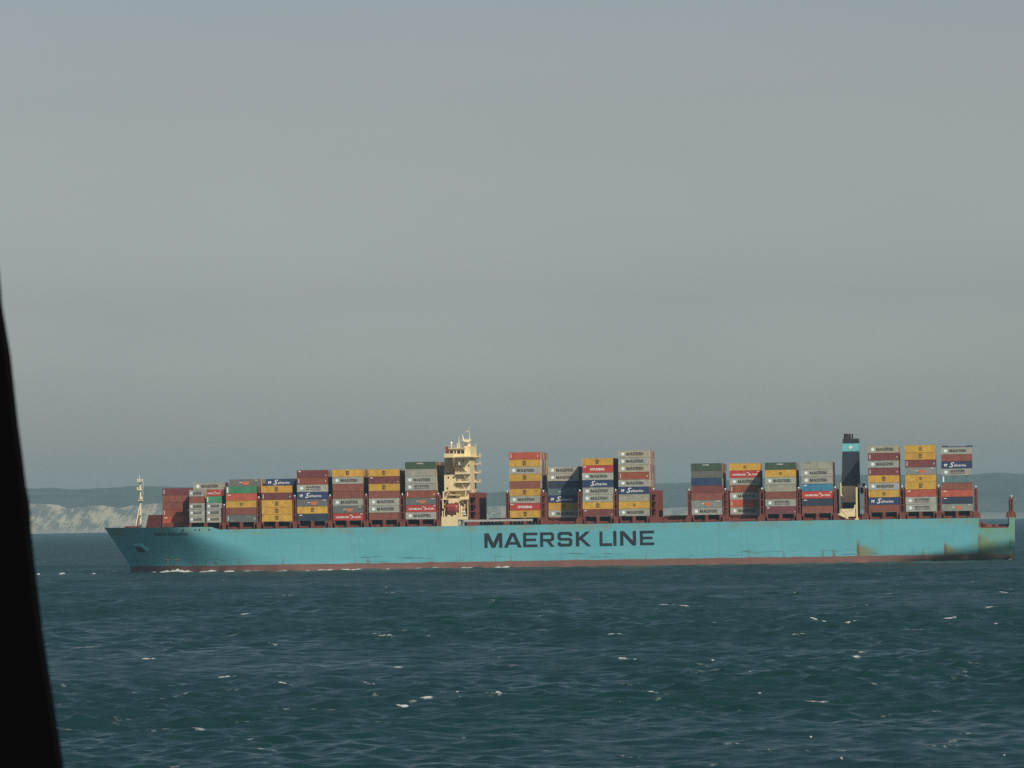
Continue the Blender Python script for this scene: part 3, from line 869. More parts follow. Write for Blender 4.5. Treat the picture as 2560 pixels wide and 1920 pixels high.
# --- deckhouse --------------------------------------------------------
def pbox(mb, pl, pr, yt, yb, i0, i1, mi=0):
    pm = (pl+pr)/2
    mb.box(X(pl, yb, i0), X(pr, yb, i0), D+i0, D+i1, Z(pm, yb, i0), Z(pm, yt, i0), mi)
def deckhouse():
    mb = MB()
    pbox(mb, 1139, 1176.5, 1141.5, 1291, 7, 36)                  # aft half of the tower
    pbox(mb, 1111.5, 1138.9, 1144, 1186.9, 14, 34)               # recessed fore part under the wing
    pbox(mb, 1111, 1138.8, 1187, 1230, 6.4, 41.6)
    pbox(mb, 1108, 1138.7, 1230.1, 1291, 8.5, 40)
    pbox(mb, 1161.2, 1176.3, 1115, 1141.4, 8, 35.5)                # casing abaft the wheelhouse
    pbox(mb, 1103.7, 1145, 1291.2, 1315.5, .25, 20)              # base block at the ship's side
    pbox(mb, 1145.1, 1170, 1291.4, 1298.8, .25, 12)
    house = mb.build('deckhouse', M_CREAM, ship)
    # slab-sided base on the far side too
    mb = MB()
    pbox(mb, 1123, 1161, 1121.9, 1140.4, 4, 44)
    wh = mb.build('wheelhouse', M_CREAM, house)
    mb = MB(); pbox(mb, 1121, 1162, 1119.4, 1121.8, 3.2, 44.8); pbox(mb, 1110, 1178, 1140.6, 1143.4, 2.5, 45.5); mb.build('roof', M_CREAM, house)
    for s in (0, 1):
        mb = MB()
        i0, i1 = (0.1, 11) if s == 0 else (BEAM-11, BEAM-.1)
        x0, x1 = X(1110, 1138), X(1132.5, 1138)
        zb, zt = Z(1121, 1143.8), Z(1121, 1134)
        # open-topped wing with solid bulwark
        mb.box(x0, x1, D+i0, D+i0+.25, zb, zt); mb.box(x0, x0+.25, D+i0+.26, D+i1, zb, zt); mb.box(x1-.25, x1, D+i0+.26, D+i1, zb, zt)
        mb.box(x0+.26, x1-.26, D+i0+.26, D+i1, zb+.05, zb+.3)
        # tapered bracket carrying the wing
        a, b = (D+i0+.3, D+i0+16) if s == 0 else (D+i1-.3, D+i1-16)
        zl = Z(1138, 1188)
        mb.prism([(x1-.7, a, zb-.02), (x1-.7, b, zb-.02), (x1-.7, b, zl), (x1-.7, b + (-.9 if s == 0 else .9), zl)], (.95, 0, 0))
        mb.build('bridge_wing', M_CREAM, house)
    # wheelhouse windows: end windows and the long front row
    for pl, pr in ((1124.6, 1132.6), (1135.8, 1139.8), (1143, 1150.8), (1153, 1160.6)):
        mb = MB(); z0, z1 = Z(1140, 1134.2, 4), Z(1140, 1126.6, 4)
        mb.box(X(pl, 1130, 4), X(pr, 1130, 4), D+3.95, D+4.05, z0, z1); mb.build('window', M_GLASS, house)
    xf = X(1123, 1130, 4)
    for k in range(18):
        mb = MB(); y = D+5 + k*2.1; mb.box(xf-.05, xf+.05, y, y+1.7, Z(1140, 1134.2, 4), Z(1140, 1126.6, 4)); mb.build('window', M_GLASS, house)
    for px, py, i in ((1143.2,1178.7,7),(1142.5,1200,7),(1158,1152,7),(1152.6,1221,7),(1172,1164,7),(1170,1200,7),(1121,1194,6.4),(1134,1194,6.4),(1118.6,1221,6.4),
                      (1117,1185.4,14),(1123,1185,14),(1150,1179.5,7),(1166,1221.5,7)):
        mb = MB(); c = at(px, py, D+i); mb.box(c.x-.28, c.x+.28, D+i-.04, D+i+.05, c.z-.4, c.z+.4); mb.build('porthole', M_GLASS, house)
    # balconies: decks that run along the near side with rails above
    for pl, pr, py, i0, i1 in ((1139.5,1157,1163.6,5.4,6.99),(1139.5,1176,1184,5.4,6.99),(1139.5,1176.5,1205.5,5.3,6.99),(1125,1176.5,1225,5.0,6.99)):
        x0, x1 = X(pl, py, i0), X(pr, py, i0); z = Z((pl+pr)/2, py, i0)
        for m_ in (0, 1):
            mb = MB()
            y0, y1 = (D+i0, D+i1) if m_ == 0 else (D+36.01, D+37.6)
            ye = y0 if m_ == 0 else y1-.06
            mb.box(x0+.01, x1-.01, y0+(.062 if m_ == 0 else 0), y1-(0 if m_ == 0 else .062), z-.21, z+.19, 1)
            mb.box(x0, x1, ye, ye+.06, z-.24, z+.215)
            mb.box(x0, x1, ye, ye+.06, z+.22, z+.55); mb.box(x0, x1, ye, ye+.06, z+.95, z+1.05)
            x = x0
            while x < x1: mb.box(x, x+.07, ye+.07, ye+.12, z+.22, z+1.0); x += 1.1
            mb.build('balcony', [M_CREAM, M_DECK], house)
    for py in (1141.5, 1160.5, 1182.5, 1205.5):                      # aft-facing balconies at the far corner
        mb = MB(); x0 = X(1176.5, py, 7)+.003; z = Z(1185, py, 34)
        mb.box(x0, x0+1.7, D+27, D+37, z-.2, z+.15)
        mb.box(x0+1.62, x0+1.7, D+27, D+37, z+.16, z+1.1)
        mb.build('balcony', M_CREAM, house)
    # outside stairs between the balconies
    for (pa, ya, pb, yb) in ((1154,1165,1168,1183),(1157,1186,1170,1204.5),(1128,1238,1120,1226),(1152,1207,1163,1224)):
        mb = MB(); a, b = at(pa, ya, D+5.7), at(pb, yb, D+5.7)
        for dy in (0, 1.0): mb.prism([(a.x, D+5.7+dy, a.z), (b.x, D+5.7+dy, b.z), (b.x, D+5.7+dy, b.z+.35), (a.x, D+5.7+dy, a.z+.35)], (0, .08, 0))
        for q in np.linspace(.05, .95, 14):
            p = a.lerp(b, q); mb.box(p.x-.12, p.x+.12, D+5.79, D+6.69, p.z+.1, p.z+.16)
        mb.build('stair', M_CREAM, house)
    # boat-deck platforms, pillars and davit frames round the lifeboat
    mb = MB()
    for pl, pr, yt, yb, i0, i1 in ((1103,1121,1247,1249.6,.4,8.4),(1152,1172,1246.5,1249.2,.4,6.98),(1107,1110.5,1228,1247,.8,1.6),(1105.8,1109,1249.7,1271,.6,1.5),
                                   (1163,1166,1228,1246.4,.8,1.6),(1147.5,1150.5,1258,1291,.7,1.5),(1121,1150,1246,1258.5,3.2,8.4),(1122,1151,1236,1238.5,2.6,8.4),
                                   (1169,1172,1249.4,1291,.8,1.6),(1105.5,1108,1277,1291,1,1.7),(1110.5,1112.5,1271,1291,1,1.7),(1118,1126,1287.5,1291,.5,3),(1132,1140,1287.5,1291,.5,3),
                                   (1140.5,1146.5,1281.5,1291,.5,2.6),(1152,1156,1264,1291,1.4,2.4)):
        pbox(mb, pl, pr, yt, yb, i0, i1)
    for (a, b) in (((1112,1248),(1122,1229)), ((1152,1252),(1170,1270)), ((1170,1256),(1156,1272)), ((1156,1290),(1164,1262)), ((1166,1290),(1171,1275)), ((1111,1262),(1121,1249))):
        p, q = at(*a, D+2), at(*b, D+2); mb.tube(p, q, .22, n=6)
    mb.build('boat_deck', M_CREAM, house)
    mb = MB(); pbox(mb, 1156.5, 1164, 1278, 1281.5, 1, 2.4); pbox(mb, 1158, 1164.5, 1284, 1287.5, 1, 2.4); mb.build('liferaft_canister', M_WHITE, house)
    # mast, domes and aerials on the monkey island
    zr = Z(1140, 1119.4, 10)
    mb = MB(); c = at(1128, 1108, D+9); mb.ball((c.x, D+9, c.z), .55, 1.25); mb.tube((c.x, D+9, zr), (c.x, D+9, c.z-.5), .2); mb.build('radome', M_WHITE, house, True)
    mb = MB(); c = at(1147.4, 1157, D+4.6); mb.ball((c.x, D+4.6, c.z), .52, 1.2); mb.tube((c.x, D+4.6, c.z-1.0), (c.x, D+4.6, c.z-.4), .35); mb.build('radome', M_WHITE, house, True)
    mb = MB()
    def vt(px, y0, y1, i, r, r1=None): a, b = at(px, y0, D+i), at(px, y1, D+i); mb.tube((a.x, D+i, a.z), (a.x, D+i, b.z), r, r1, 8)
    vt(1147.5, 1122, 1103, 12, .28, .22); vt(1147.3, 1104, 1091, 12, .16, .1)
    vt(1158, 1122, 1103, 16, .38, .3); vt(1163.5, 1122, 1104, 16, .35); vt(1143.5, 1122, 1107, 10, .2)
    a = at(1156, 1104, D+14); b = at(1177, 1101.5, D+14)
    mb.prism([(a.x, D+13, a.z+.5), (a.x+.8, D+13, a.z-.1), (b.x-.6, D+13, a.z-.35), (b.x, D+13, a.z+.3), (b.x, D+13, a.z+.75), (a.x, D+13, a.z+.75)], (0, 5, 0))
    for px in (1157, 1162, 1166, 1170, 1176): vt(px, 1101, 1096.5, 13.2, .09)
    p0 = [at(1167, 1122, D+15), at(1177, 1122, D+15), at(1174.5, 1108, D+15), at(1169, 1108, D+15)]
    mb.prism([tuple(p) for p in p0], (0, 2, 0))
    p, q = at(1158.5, 1099, D+15), at(1155, 1086, D+15); mb.tube(p, q, .3, .16, 8)
    vt(1173.6, 1101, 1084, 15, .16, .1); vt(1173.6, 1084, 1067, 15, .08, .05)
    a, b = at(1161.5, 1078, D+15), at(1173.6, 1077, D+15); mb.tube(a, b, .06, n=6)
    c = at(1167.5, 1079.2, D+15); mb.ball(tuple(c), .26)
    c = at(1189, 1112.2, D+33); mb.ball(tuple(c), .26); mb.tube((c.x, c.y, c.z-.8), tuple(c), .08, n=6)
    # rails round the monkey island
    x0, x1 = X(1122, 1115, 4), X(1160, 1115, 4)
    for z in (.55, 1.05): mb.box(x0, x1, D+3.5, D+3.56, zr+z-.04, zr+z+.04)
    x = x0
    while x < x1: mb.box(x, x+.08, D+3.57, D+3.63, zr, zr+1.1); x += 1.2
    mb.build('radar_mast', M_MAST, house)
    mb = MB(); pbox(mb, 1114, 1121, 1116.5, 1133.5, 20, 24); mb.build('ventilator', M_BOAT, house)
    # door, dark strip and stowed gangway at the deck edge
    mb = MB(); pbox(mb, 1146, 1153, 1301, 1314, .6, 4); mb.build('door', M_ALU, house)
    g = MB()
    za = Z(1250, 1308)
    g.box(X(1160), X(1332), YN+.25, YN+1.1, za+.75, za+1.05)
    g.box(X(1160), X(1332), YN+.25, YN+.32, za+1.06, za+1.5)
    x = X(1160)
    while x < X(1331): g.box(x, x+.12, YN+.33, YN+.42, za+.2, za+1.5); x += 1.5
    pbox(g, 1160, 1174, 1301, 1307, .6, 2)
    g.build('gangway', M_ALU, ship)
    g = MB(); g.box(X(1160), X(1330), YN+1.2, YN+1.5, 16.86, za+.9); g.build('gangway_dark_strip', M_DARK, ship)  # dark strip behind and below the gangway
deckhouse()

def lifeboat():
    c0, c1 = at(1110, 1270, D+1.9), at(1149.5, 1270, D+1.9)
    L = c1.x - c0.x; xc = (c0.x+c1.x)/2; yc = D + 1.9; zk, zs, zt = Z(1130, 1287, 2), Z(1130, 1274, 2), Z(1130, 1260.5, 2)
    root = empty('lifeboat', (xc, yc, zk))
    def ring(t, top):
        s = 2*t - 1
        w = 1.4*max(0.02, 1-abs(s)**5)
        return s, w
    lo, hi = MB(), MB()
    n = 18
    for mbx, z0, z1, shape in ((lo, zk, zs, 0), (hi, zs, zt, 1)):
        k = len(mbx.v); cols = 9
        for i in range(n+1):
            t = i/n; s, w = ring(t, shape)
            x = xc + s*L/2
            rise = (zs-zk)*0.6*abs(s)**6 if shape == 0 else 0
            drop = (zt-zs)*(0.4*abs(s)**6) if shape == 1 else 0
            for j in range(cols):
                a = math.pi*j/(cols-1)
                if shape == 0: mbx.v.append((x, yc - w*math.cos(a), zs - max(zs-zk-rise, .05)*math.sin(a)**.8))
                else: mbx.v.append((x, yc - w*math.cos(a), zs + max(zt-zs-drop, .05)*math.sin(a)**.7))
        for i in range(n):
            for j in range(cols-1):
                a = k+i*cols+j; mbx.f.append([a, a+1, a+cols+1, a+cols]); mbx.m.append(0)
    hi.box(xc+L*.18, xc+L*.36, yc-.55, yc+.55, zt-.25, zt+.75)
    lo.build('boat_hull', M_BOATLO, root, True); hi.build('canopy', M_BOAT, root, False)
    w = MB()
    for q in (-.3, -.1, .1): w.box(xc+L*q, xc+L*q+.45, yc-1.42, yc-1.3, zs+.5, zs+.85)
    w.build('window', M_GLASS, root)
    tag(root, 'red enclosed lifeboat hanging in davits on the side of the cream deckhouse', 'lifeboat')
lifeboat()

# --- funnel -----------------------------------------------------------
def funnel():
    i0, i1 = 14.0, 34.0
    def taper(mb, pl0, pr0, yb, pl1, pr1, yt, a0, a1, b0, b1):
        A, B = at(pl0, yb, D+a0), at(pr0, yb, D+a0); C_, E = at(pl1, yt, D+b0), at(pr1, yt, D+b0)
        k = len(mb.v)
        mb.v += [(A.x, D+a0, A.z), (B.x, D+a0, A.z), (B.x, D+a1, A.z), (A.x, D+a1, A.z), (C_.x, D+b0, C_.z), (E.x, D+b0, C_.z), (E.x, D+b1, C_.z), (C_.x, D+b1, C_.z)]
        for f in ((0,3,2,1),(4,5,6,7),(0,1,5,4),(1,2,6,5),(2,3,7,6),(3,0,4,7)): mb.f.append([k+q for q in f]); mb.m.append(0)
    mb = MB(); taper(mb, 2103.5, 2148.5, 1214.6, 2106, 2146.4, 1128.8, i0, i1, i0+.4, i1-.4)
    for q in (2112, 2130): pbox(mb, q, q+.8, 1200, 1214, i0-.15, i0)
    fun = mb.build('funnel', M_NAVY, ship)
    mb = MB(); taper(mb, 2106, 2146.5, 1128.7, 2106.3, 2146.4, 1109.1, i0+.35, i1-.35, i0+.45, i1-.45); band = mb.build('band', M_TEAL, fun)
    mb = MB(); taper(mb, 2106.4, 2146.3, 1109, 2106.8, 2146, 1096.8, i0+.5, i1-.5, i0+.5, i1-.5); mb.build('funnel_top', M_FBLACK, fun)
    mb = MB()
    for px, r, i, yt in ((2118.5, 1.42, 22, 1084.5), (2118.5, 1.42, 27, 1084.5), (2131, .36, 20, 1084.5), (2112.5, .5, 18, 1088)):
        a, b = at(px, 1097, D+i), at(px, yt, D+i); mb.tube((a.x, D+i, a.z-.3), (a.x, D+i, b.z), r, n=14)
    mb.build('exhaust_pipe', M_FBLACK, fun)
    c = at(2126.2, 1118.7, D+i0+.3)
    mb = MB(); pts = []
    for k in range(14):
        r = 1.12 if k % 2 == 0 else .5
        t = math.pi/2 + k*math.pi/7; pts.append((c.x + r*math.cos(t), D+i0+.22, c.z + r*math.sin(t)))
    mb.prism(pts, (0, .1, 0)); mb.build('star_emblem', M_WHITE, fun)
    # cream casing below, with side galleries
    mb = MB()
    pbox(mb, 2103.2, 2140, 1214.7, 1300, i0-.2, i1)
    pbox(mb, 2101.8, 2103.1, 1206, 1270, i0-1.2, i1)
    pbox(mb, 2140.1, 2146, 1214.9, 1300, i0+2, i1-2)
    for pl, pr, yt, yb in ((2107.5, 2110.5, 1226, 1232), (2104, 2110.5, 1238, 1247), (2139.5, 2144, 1234, 1240)): pbox(mb, pl, pr, yt, yb, i0-1.4, i0-.21)
    # low stepped housing out at the ship's side
    pbox(mb, 2101.5, 2138.5, 1272, 1291.5, 1.0, 9); pbox(mb, 2140.5, 2144.5, 1218, 1296, 1.2, 5); pbox(mb, 2101, 2103.8, 1208, 1236, 1.0, 5); pbox(mb, 2101.2, 2106, 1236.2, 1240, .9, 5); pbox(mb, 2136, 2140.4, 1262, 1271.8, 1.4, 5)
    p = [at(2101.5, 1270, D+1.1), at(2104, 1270, D+1.1), at(2107, 1271.9, D+1.1), at(2101.5, 1271.9, D+1.1)]
    p = [at(2094, 1284, D+.8), at(2101.4, 1284, D+.8), at(2120, 1292, D+.8), at(2118, 1297, D+.8), at(2098, 1288, D+.8)]
    mb.prism([tuple(q) for q in p], (0, 3, 0))
    pbox(mb, 2118, 2121, 1292, 1299, 1.2, 2.2); pbox(mb, 2138, 2147, 1295.5, 1300, .8, 3)
    for a, b in (((2103,1274),(2118,1290)), ((2118,1274),(2105,1288)), ((2136,1270),(2124,1276))):
        mb.tube(at(*a, D+.95), at(*b, D+.95), .16, n=6)
    mb.build('engine_casing', M_CREAM, ship)
    mb = MB()
    pbox(mb, 2144, 2157, 1209, 1211, 10, 16); pbox(mb, 2144, 2157, 1217, 1219.5, 10, 16); pbox(mb, 2144, 2146, 1211.1, 1216.9, 10.1, 15.9); pbox(mb, 2155.2, 2157, 1211.1, 1216.9, 10.1, 15.9)
    mb.build('crane_platform', M_CREAM, ship)
    mb = MB()
    pbox(mb, 2146.2, 2150, 1219.6, 1299, 11, 15)
    p = [at(2150.2, 1219.7, D+11), at(2158, 1219.7, D+11), at(2159, 1230, D+11), at(2155, 1236, D+11), at(2150.2, 1231, D+11)]
    mb.prism([tuple(q) for q in p], (0, 4, 0))
    a, b = at(2159.5, 1208, D+13), at(2159.5, 1216, D+13); mb.tube((a.x, D+13, b.z), (a.x, D+13, a.z), .5)
    pbox(mb, 2107, 2137, 1256, 1270, i0-.45, i0-.22)  # thin dark sheet standing in for shade low on the cream casing
    mb.build('crane_post_and_shade', M_DARK, ship)
    mb = MB(); pbox(mb, 2095, 2161, 1296.5, 1302, 2.2, 8); mb.box(X(2108), X(2160), YN+10, YF-10, 16.86, 19.2); mb.build('deck_locker', M_RED, ship)
funnel()

# --- foremast, forecastle, stern gear -----------------------------------
def fore_and_aft():
    yc = D + BEAM/2
    mb = MB()
    c0, c1, c2 = at(351.3, 1319, yc), at(350.4, 1204, yc), at(347.6, 1187.5, yc)
    mb.tube((c0.x, yc, 16.9), (c1.x, yc, c1.z), .46, .34, 10); mb.tube((c2.x+.3, yc, c1.z), (c2.x, yc, c2.z), .22, .08, 8)
    for py, l, r in ((1204, 344.5, 358), (1225, 344, 354.5), (1251, 347, 357), (1287.5, 348, 354.5)):
        a, b = at(l, py, yc), at(r, py, yc); mb.box(a.x, b.x, yc-1.2, yc+1.2, a.z-.15, a.z+.15)
        for q in (a.x, b.x-.1): mb.box(q, q+.1, yc-1.2, yc-1.1, a.z+.16, a.z+1.0)
        mb.box(a.x+.11, b.x-.11, yc-1.19, yc-1.12, a.z+.85, a.z+.95)
    a, b = at(339.5, 1318, yc), at(349, 1264, yc)
    mb.tube((a.x, yc-2.5, 16.9), (b.x, yc, b.z), .26, .2, 8); mb.tube((a.x, yc+2.5, 16.9), (b.x, yc, b.z), .26, .2, 8)
    p, q = at(356, 1250, yc), at(358.5, 1206, yc); mb.tube(p, q, .08, n=6)
    for px, py in ((345.5, 1200), (357, 1200.5), (355.5, 1245), (345, 1221)):
        p = at(px, py, yc); mb.box(p.x-.25, p.x+.25, yc-1.5, yc-1.0, p.z-.5, p.z+.5)
    mb.build('foremast', M_MAST, ship)
    mb = MB()                                              # windlasses and bollards behind the bow bulwark
    for dy in (-6, 6):
        for px in (322, 330):
            c = at(px, 1315, yc); mb.tube((c.x, yc+dy-1.6, 18.0), (c.x, yc+dy+1.6, 18.0), 1.0, n=12)
        c = at(338, 1315, yc); mb.box(c.x-1, c.x+1.4, yc+dy-1, yc+dy+1, 16.92, 18.9)
    c = at(316, 1315, yc); mb.box(c.x, c.x+5.5, yc-7, yc+7, 16.92, 17.5)
    mb.build('windlass', M_RED, ship)
    mb = MB()                                              # breakwater house ahead of the first stack
    xa, xb = X(368.5, 1300, 12), X(404, 1300, 12)
    mb.prism([(xa-1.0, yc-13, 16.92), (xb, yc-16, 16.92), (xb, yc-16, Z(390, 1287, 9)), (xa+.6, yc-13, Z(390, 1287, 9))], (0, 0, 0.001))
    mb = MB()
    z1 = Z(388, 1287, 9)
    mb.v += [(xa-1.2, yc-11.5, 16.92), (xb, yc-14.5, 16.92), (xb, yc+14.5, 16.92), (xa-1.2, yc+11.5, 16.92), (xa+.4, yc-11.5, z1), (xb, yc-14.5, z1), (xb, yc+14.5, z1), (xa+.4, yc+11.5, z1)]
    for f in ((0,3,2,1),(4,5,6,7),(0,1,5,4),(1,2,6,5),(2,3,7,6),(3,0,4,7)): mb.f.append(list(f)); mb.m.append(0)
    mb.build('breakwater', M_RED, ship)
    mb = MB()
    pbox(mb, 405, 470, 1307.5, 1317.5, 9.5, 38); pbox(mb, 470.5, 480, 1296, 1317, 5, 43)
    mb.build('forward_coaming', M_RED, ship)
    # stern mooring deck: winches, bollards, and the far rail
    mb = MB(); rr = random.Random(5)
    x = X(2456)
    while x < X(2518):
        y = D + rr.choice((2.0, 5, 9, 30, 40)); r = rr.uniform(.6, 1.1); w = rr.uniform(.8, 2.0)
        if rr.random() < .55: mb.tube((x, y, 13.6), (x+w, y, 13.6), r, n=10)
        else: mb.box(x, x+w, y, y+1.2, 12.62, 13.4+rr.uniform(.3, 1.5))
        x += rr.uniform(.5, 1.2)
    mb.box(X(2449), X(2521), D+1.2, D+1.5, 12.62, 13.55); mb.box(X(2449), X(2457), D+2, D+6, 12.62, 15.4); mb.tube((X(2457), D+2.2, 14.4), (X(2461), D+2.2, 14.4), 1.1, n=10)
    mb.build('mooring_winch', M_RED, ship)
fore_and_aft()

# ================================================================== CONTAINERS
CL, CW, CH = 12.192, 2.438, 2.87
def container_mesh(L, name):
    """corner posts, top and bottom rails, corrugated long sides, ribbed fore end, plain roof"""
    mb = MB(); W = CW; H = CH; p = .14
    for sx in (-1, 1):
        for sy in (-1, 1):
            x = sx*L/2; y = sy*W/2
            mb.box(x, x-sx*p, y, y-sy*p, 0, H)
    for sy in (-1, 1):
        y = sy*W/2
        mb.box(-L/2+p+.002, L/2-p-.002, y-sy*.006, y-sy*.1, .02, .16); mb.box(-L/2+p+.002, L/2-p-.002, y-sy*.006, y-sy*.1, H-.10, H-.004)
        pts = []
        x = -L/2+p; n = int((L-2*p)/.28); s = (L-2*p)/n
        for k in range(n):
            x0 = -L/2+p+k*s
            pts += [(x0, .015), (x0+s*.25, .015), (x0+s*.5, .05), (x0+s*.75, .05)]
        pts.append((L/2-p, .015))
        k0 = len(mb.v)
        for x, d in pts: mb.v += [(x, y-sy*d, .12), (x, y-sy*d, H-.08)]
        for k in range(len(pts)-1):
            a = k0+2*k; mb.f.append([a, a+2, a+3, a+1]); mb.m.append(0)
    for sx in (-1, 1):
        x = sx*L/2
        mb.box(x-sx*.01, x-sx*.12, -W/2+p+.002, W/2-p-.002, .0, .16); mb.box(x-sx*.01, x-sx*.12, -W/2+p+.002, W/2-p-.002, H-.12, H-.003)
        mb.poly([(x-sx*.05, -W/2+p, .12), (x-sx*.05, W/2-p, .12), (x-sx*.05, W/2-p, H-.08), (x-sx*.05, -W/2+p, H-.08)])
    mb.poly([(-L/2+.05, -W/2+.05, H-.03), (L/2-.05, -W/2+.05, H-.03), (L/2-.05, W/2-.05, H-.03), (-L/2+.05, W/2-.05, H-.03)])
    mb.poly([(-L/2+.05, -W/2+.05, .05), (L/2-.05, -W/2+.05, .05), (L/2-.05, W/2-.05, .05), (-L/2+.05, W/2-.05, .05)])
    me = mb.mesh(name, M_BOX)
    return me
ME40, ME20 = container_mesh(CL, 'container_body'), container_mesh(6.06, 'short_container_body')
YS = -CW/2 - .012
def doors_mesh(L):
    mb = MB(); W = CW
    for s in (-1, 1):
        mb.box(L/2-.045, L/2-.01, s*.02, s*(W/2-.16), .2, CH-.16)
        for q in (.32, .8): mb.tube((L/2+.01, s*q, .1), (L/2+.01, s*q, CH-.1), .03, n=5)
    return mb.mesh('door', M_BOX)
ME_D40, ME_D20 = doors_mesh(CL), doors_mesh(6.06)
def word_mesh(L, x0, x1, z0, z1, m=None):
    mb = MB(); tot = sum(GL[c][0] for c in 'MAERSK') + 5*.14; x = 0
    for c in 'MAERSK':
        w, polys = GL[c]
        for p in polys: mb.poly([(-L/2 + L*(x0 + (x1-x0)*(x+a)/tot), YS, z0+(z1-z0)*b) for a, b in p])
        x += w + .14
    return mb
def simple(L, items, m, name):
    mb = MB()
    for it in items:
        if it[0] == 't': _, s, x0, x1, z0, z1, bold, shear = it; put_text(mb, s, -L/2+L*x0, -L/2+L*x1, z0, z1, YS, bold, shear)
        elif it[0] == 'r': _, x0, x1, z0, z1 = it; mb.poly([(-L/2+L*x0, YS, z0), (-L/2+L*x1, YS, z0), (-L/2+L*x1, YS, z1), (-L/2+L*x0, YS, z1)])
        elif it[0] == 'p': mb.poly([(-L/2+L*a, YS, b) for a, b in it[1]])
    return mb.mesh(name, m)
def star_mesh(L, fx, zc, r):
    mb = MB(); x = -L/2 + L*fx; pts = []
    for k in range(14):
        q = r if k % 2 == 0 else r*.6; t = math.pi/2 + k*math.pi/7; pts.append((x+q*math.cos(t), YS-.012, zc+q*math.sin(t)))
    mb.poly(pts); return mb.mesh('star_emblem', M_STAR)
def panel_mesh(L, fx, zc, w):
    mb = MB(); x = -L/2 + L*fx; mb.poly([(x-w, YS, zc-w), (x+w, YS, zc-w), (x+w, YS, zc+w), (x-w, YS, zc+w)]); return mb.mesh('emblem_panel', M_PANEL)
KID = {}
for L, nm in ((CL, 40), (6.06, 20)):
    KID[('word', nm)] = word_mesh(L, .27, .835, .84, 2.04).mesh('lettering', M_CLETTER)
    KID[('star', nm)] = star_mesh(L, .15, 1.42, .74 if nm == 40 else .55)
    KID[('panel', nm)] = panel_mesh(L, .15, 1.42, .80 if nm == 40 else .6)
    KID[('ham', nm)] = simple(L, [('t','HAMBURG',.1,.53,.9,1.65,.03,0), ('t','SUD',.74,.92,.9,1.65,.03,0), ('r',.90,.97,2.3,2.55),
        ('p',[(.54,2.25),(.58,2.25),(.74,.95),(.68,1.05)]), ('p',[(.575,.75),(.62,.75),(.67,1.15),(.70,1.45)])], M_WLETTER, 'lettering')
KID['sea1'] = word_mesh(CL, .30, .78, 1.50, 2.25).mesh('lettering', M_CLETTER)
KID['sea2'] = simple(CL, [('t','SEALAND',.29,.79,.62,1.30,.02,0)], M_SEALAND, 'lettering')
KID['hyu'] = simple(CL, [('t','HYUNDAI',.26,.72,.85,1.85,.045,0), ('r',.03,.12,2.25,2.55)], M_WLETTER, 'lettering')
KID['saf'] = simple(CL, [('t','S',.26,.42,.45,2.55,.015,.35), ('t','afmarine',.40,.80,.75,1.85,.01,.35)], M_WLETTER, 'lettering')
KID['flag'] = simple(CL, [('p',[(.09,.85),(.115,.85),(.115,1.9),(.09,1.9)]), ('p',[(.125,1.25),(.19,1.4),(.19,1.9),(.125,1.85)]), ('p',[(.14,.85),(.17,.85),(.185,1.3),(.15,1.2)])], M_WLETTER, 'flag_emblem')
KID['msc'] = simple(CL, [('t','m',.445,.555,1.35,2.35,.03,0), ('t','sc',.45,.55,.55,1.28,.03,0)], M_EMBLEM, 'emblem')
KID['mscs'] = simple(CL, [('t','m',.455,.545,1.35,2.0,.02,0), ('t','sc',.46,.54,.75,1.28,.02,0)], M_EMBLEM, 'emblem')
KID['orange'] = simple(CL, [('p',[(.41,1.9),(.66,1.9),(.68,1.65),(.64,.95),(.60,.6),(.48,.55),(.44,1.0)])], M_ORANGE, 'orange_block')
KID['dash'] = simple(CL, [('p',[(.33,1.35),(.41,1.42),(.43,1.62),(.35,1.65)]), ('r',.85,.93,2.3,2.55)], M_WLETTER, 'lettering')
KID['vert'] = simple(CL, [('r',.055,.075,.6,2.3), ('r',.93,.95,1.0,1.6)], M_WLETTER, 'lettering')
KID['bar'] = simple(CL, [('r',.035,.085,.25,2.6)], M_WLETTER, 'lettering')
KID['bar20'] = simple(6.06, [('r',.05,.12,.35,2.55)], M_WLETTER, 'lettering')
KID['tl'] = simple(CL, [('p',[(.05,2.2),(.13,2.2),(.13,2.5),(.07,2.6)]), ('r',.94,.965,.5,.9)], M_WLETTER, 'lettering')
KID['tl2'] = simple(CL, [('p',[(.06,2.1),(.16,2.15),(.16,2.45),(.06,2.4)])], M_WLETTER, 'lettering')
KID['chi'] = simple(CL, [('t','CHINA',.38,.60,1.95,2.45,.02,0)], M_WLETTER, 'lettering')
KID['faint'] = simple(CL, [('r',.04,.07,2.2,2.5), ('r',.12,.3,2.3,2.4)], M_SEALAND, 'lettering')
KID['blob'] = simple(CL, [('p',[(.55,.7),(.68,.75),(.7,1.3),(.62,1.5),(.56,1.2)]), ('r',.33,.37,1.7,2.0), ('r',.92,.96,2.3,2.6)], M_SEALAND, 'lettering')

